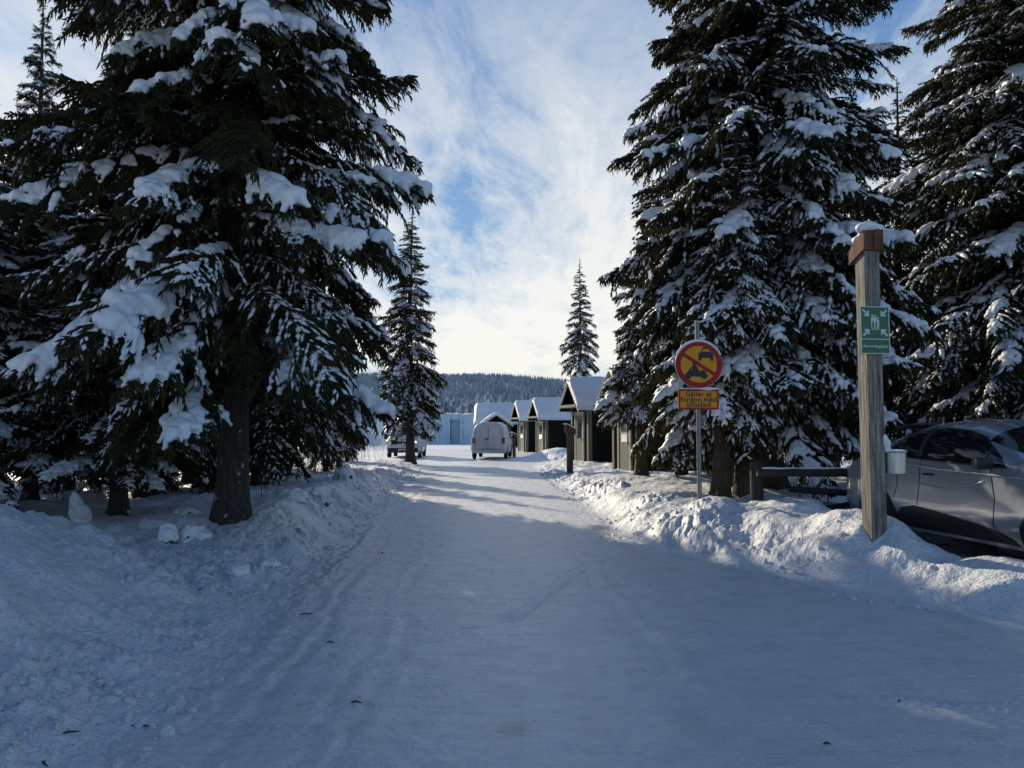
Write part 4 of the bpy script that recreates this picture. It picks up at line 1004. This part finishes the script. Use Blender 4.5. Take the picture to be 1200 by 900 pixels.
shrub(345, 553, 20, .8, 'leafless shrub just right of the thick trunk, furthest left of the roadside row'); shrub(372, 550, 26, .8, 'dense leafless shrub in the middle of the roadside row')
shrub(400, 545, 14, 1.3, 'leafless shrub with slanted stems beside the large snow lump', .5); shrub(425, 535, 16, 1.9, 'tall thin leafless stems near the slender spruce', .6)
shrub(160, 560, 18, .9, 'leafless shrub between the trunks of the shaded wood', .6); shrub(215, 560, 12, .8, 'sparse leafless shrub left of the thick trunk in the wood', .5); shrub(320, 585, 6, .3, 'tiny twigs poking out beside the thick trunk', .15)
# ------------------------------------------------------------------ twigs and debris on the snow
def twig(p_, py_, L, lab, z0=0.0):
    Y = (CAMZ - z0) * F / (py_ - 504); x_ = px(p_, Y); q = random.Random(p_); a = q.uniform(-.9, .9); L *= .75
    path = [(-L / 2, 0, .004), (-L * .1, L * .06, .012), (L * .2, -.02 * L, .01), (L / 2, L * .1, .004)]
    G1 = Geo(); G1.add(*tube(path, [.004, .006, .005, .002], 5))
    o = bpy.data.objects.new('fallen_twig', np_mesh('fallen_twig', *G1.arr(), False, M['twig'])); col.objects.link(o); o.location = (x_, Y, hz(x_, Y)); o.rotation_euler = (0, 0, a)
    tag(o, lab, 'twig', 'bits of twig lying on the packed snow')
for a in ((362, 717, .16, 'slender dark twig lying at the left road edge'), (391, 749, .08, 'short dark twig on the packed snow right of the slender one'), (422, 815, .09, 'curled dark twig alone in the left half of the road foreground'),
          (960, 864, .05, 'tiny yellowish twig near the bottom right of the road'), (450, 648, .07, 'dark twig in the left wheel ruts'), (419, 616, .12, 'dark twig furthest along the left wheel ruts'),
          (1044, 815, .03, 'speck of bark on the road right of the tyre print'), (655, 612, .06, 'speck of bark beside the sunlit streak on the road')): twig(*a)
for (p_, py_, L, z_, lab) in ((175, 708, .14, .62, 'pale broken twig sticking out of the near left snow heap'), (240, 655, .06, .4, 'dark speck of bark in the hollow below the stones'), (95, 805, .12, .25, 'dark twig at the foot of the near left snow heap'), (66, 862, .10, .12, 'brown clod at the bottom left corner of the snow heap')):
    twig(p_, py_, L, lab, z_)
# ------------------------------------------------------------------ loose crumbs and clods along the banks (stuff)
q = np.random.default_rng(77); n = 7000
yy = 3.0 + 27 * q.random(n) ** 1.8; sd_ = q.random(n) < .55
off_ = np.abs(q.normal(.25, .55, n)) * np.where(sd_, 1, .8) - .12; off_ = np.where(sd_ & (yy < 9), off_ * 2.2, off_)
xx = np.where(sd_, xl(yy) - off_, xr(yy) + off_)
ok = (parkmask(xx, yy) < .2) & (np.abs(xx) < 6.5) & (vn(xx * 1.3, yy * 1.3, 15) > .42); xx, yy = xx[ok], yy[ok]; n = len(xx)
rr = .006 + .034 * q.random(n) ** 6; zz_ = H(xx, yy)
V = ICO_V[None] * rr[:, None, None] * q.uniform(.6, 1.5, (n, 1, 3)) * q.uniform(.6, 1.35, (n, len(ICO_V), 1)) + np.stack([xx, yy, zz_ + rr * .05], -1)[:, None]
o = link('snow_clods', np_mesh('snow_clods', V.reshape(-1, 3), (ICO_T[None] + (np.arange(n) * len(ICO_V))[:, None, None]).reshape(-1, 3), True, M['bank'])); tag(o, 'loose crumbs and clods of snow scattered along both ploughed banks', 'snow clods', kind='stuff')
# ------------------------------------------------------------------ far forests (stuff)
def forest(name, n, xr_, yr_, h0, h1, seed, mat, label, taper=1.0):
    q = np.random.default_rng(seed); sy_ = q.uniform(0, 1, n) ** taper; y = yr_[0] + (yr_[1] - yr_[0]) * sy_; x = q.uniform(-1, 1, n) * (xr_[0] + (xr_[1] - xr_[0]) * sy_)
    z = H(x, y); h = q.uniform(h0, h1, n) * (1 - .3 * vn(x * .02, y * .02, 3)); rot = q.uniform(0, 6.28, n)
    V = []; T = []; base = 0; k = 6; tiers = ((.05, .19, .50), (.32, .14, .78), (.6, .09, 1.0))
    for (a, r_, b) in tiers:
        th = np.arange(k) / k * 2 * np.pi
        jit = q.uniform(.65, 1.3, (n, k))
        ringv = np.stack([x[:, None] + h[:, None] * r_ * jit * np.cos(th + rot[:, None]), y[:, None] + h[:, None] * r_ * jit * np.sin(th + rot[:, None]), z[:, None] + h[:, None] * (a + .04 * (jit - 1))], -1)
        tip = np.stack([x, y, z + h * b], -1)[:, None]
        vv = np.concatenate([ringv, tip], 1); V.append(vv.reshape(-1, 3))
        t = np.array([(i, (i + 1) % k, k) for i in range(k)]); T.append((t[None] + (np.arange(n) * (k + 1))[:, None, None]).reshape(-1, 3) + base); base += n * (k + 1)
    o = link(name, np_mesh(name, np.concatenate(V), np.concatenate(T), False, mat)); tag(o, label, 'forest', kind='stuff')
forest('hillside_forest', 26000, (330, 1100), (640, 2050), 9, 17, 3, M['hill_forest'], 'frosted conifer forest, haze mixed into its colour, covering the distant hill', .8)
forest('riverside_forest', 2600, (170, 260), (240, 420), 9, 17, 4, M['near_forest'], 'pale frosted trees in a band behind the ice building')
# ------------------------------------------------------------------ light and sky
SUN_EL, SUN_AZ = R(22), R(-33)
w = bpy.data.worlds.new('World'); scn.world = w; w.use_nodes = True; nt = w.node_tree; bg = nt.nodes['Background']
sky = N(nt, 'ShaderNodeTexSky', sky_type='NISHITA'); sky.sun_disc = False; sky.sun_elevation = SUN_EL; sky.sun_rotation = SUN_AZ
sky.air_density = 1.0; sky.dust_density = .6; sky.ozone_density = 2.0
tc = N(nt, 'ShaderNodeTexCoord'); sep = N(nt, 'ShaderNodeSeparateXYZ'); nt.links.new(tc.outputs['Generated'], sep.inputs[0])
def math_(op, a, b=None, clamp=False):
    n = N(nt, 'ShaderNodeMath', operation=op); n.use_clamp = clamp
    for i, v in enumerate((a, b)):
        if v is None: continue
        if isinstance(v, (int, float)): n.inputs[i].default_value = v
        else: nt.links.new(v, n.inputs[i])
    return n.outputs[0]
zz = math_('ADD', math_('MAXIMUM', sep.outputs[2], 0.0), .10)
cx_ = math_('DIVIDE', sep.outputs[0], zz); cy_ = math_('DIVIDE', sep.outputs[1], zz)
cmb = N(nt, 'ShaderNodeCombineXYZ'); nt.links.new(cx_, cmb.inputs[0]); nt.links.new(cy_, cmb.inputs[1])
def cl_noise(scale, rot, det, rough, dist, off=(0, 0, 0), st=(1, 1, 1)):
    mp = N(nt, 'ShaderNodeMapping'); mp.inputs['Rotation'].default_value = (0, 0, rot); mp.inputs['Location'].default_value = off; mp.inputs['Scale'].default_value = st
    nt.links.new(cmb.outputs[0], mp.inputs[0]); return noise(nt, scale, det, rough, mp.outputs[0], dist)
c1 = cl_noise(.6, R(-25), 8, .58, .5, (1.1, 2.7, 0), (1.0, .6, 1)); c2 = cl_noise(2.0, R(-38), 8, .66, .7, (0, 4, 0), (1, .26, 1))
c3 = cl_noise(6, R(-30), 8, .72, .6, (2, 1, 0), (1, .4, 1))
cs0 = math_('ADD', math_('ADD', math_('MULTIPLY', c1, .50), math_('MULTIPLY', c2, .33)), math_('MULTIPLY', c3, .17))
cs = math_('ADD', cs0, math_('MULTIPLY', math_('SUBTRACT', .30, sep.outputs[2]), .07))
mk = ramp(nt, cs, [(.43, (0, 0, 0)), (.485, (.6, .6, .6)), (.55, (1, 1, 1))])
# clouds gather low in the sunward half of the sky and thin out overhead and behind
lowm = ramp(nt, sep.outputs[2], [(.0, (1, 1, 1)), (.38, (1, 1, 1)), (.55, (.45, .45, .45)), (.8, (.1, .1, .1))])
fw = ramp(nt, math_('ADD', math_('MULTIPLY', sep.outputs[1], .5), .5), [(.45, (.12, .12, .12)), (.8, (1, 1, 1))])
msk = math_('MULTIPLY', math_('MULTIPLY', mk, lowm), math_('MULTIPLY', fw, .95))
cc = ramp(nt, sep.outputs[2], [(0, (.98, .95, .84)), (.13, (.98, .97, .92)), (.33, (.82, .85, .86)), (.6, (.58, .66, .77))])
sc_ = N(nt, 'ShaderNodeMix', data_type='RGBA', blend_type='MULTIPLY'); sc_.inputs[0].default_value = 1; nt.links.new(sky.outputs[0], sc_.inputs[6]); sc_.inputs[7].default_value = (.105, .118, .135, 1)
skc = ramp(nt, sep.outputs[2], [(0, (.50, .60, .66)), (.2, (.20, .39, .63)), (.5, (.13, .265, .53))])
lift = N(nt, 'ShaderNodeMix', data_type='RGBA'); nt.links.new(math_('MULTIPLY', fw, .8), lift.inputs[0]); nt.links.new(sc_.outputs[2], lift.inputs[6]); nt.links.new(skc, lift.inputs[7])
mix = N(nt, 'ShaderNodeMix', data_type='RGBA'); nt.links.new(msk, mix.inputs[0]); nt.links.new(lift.outputs[2], mix.inputs[6]); nt.links.new(cc, mix.inputs[7])
SK = .12
boost = N(nt, 'ShaderNodeMix', data_type='RGBA', blend_type='MULTIPLY'); boost.inputs[0].default_value = 1; nt.links.new(mix.outputs[2], boost.inputs[6]); boost.inputs[7].default_value = (1 / SK,) * 3 + (1,)
boost.clamp_result = False
nt.links.new(boost.outputs[2], bg.inputs[0]); bg.inputs[1].default_value = SK
sun = bpy.data.lights.new('sun', 'SUN'); sun.energy = 5.0; sun.angle = R(.55); sun.color = (1, .88, .68)
so = bpy.data.objects.new('sun', sun); col.objects.link(so)
dirv = Vector((math.sin(SUN_AZ) * math.cos(SUN_EL), math.cos(SUN_AZ) * math.cos(SUN_EL), math.sin(SUN_EL)))
so.rotation_euler = dirv.to_track_quat('Z', 'Y').to_euler(); so.location = (-20, 20, 30)
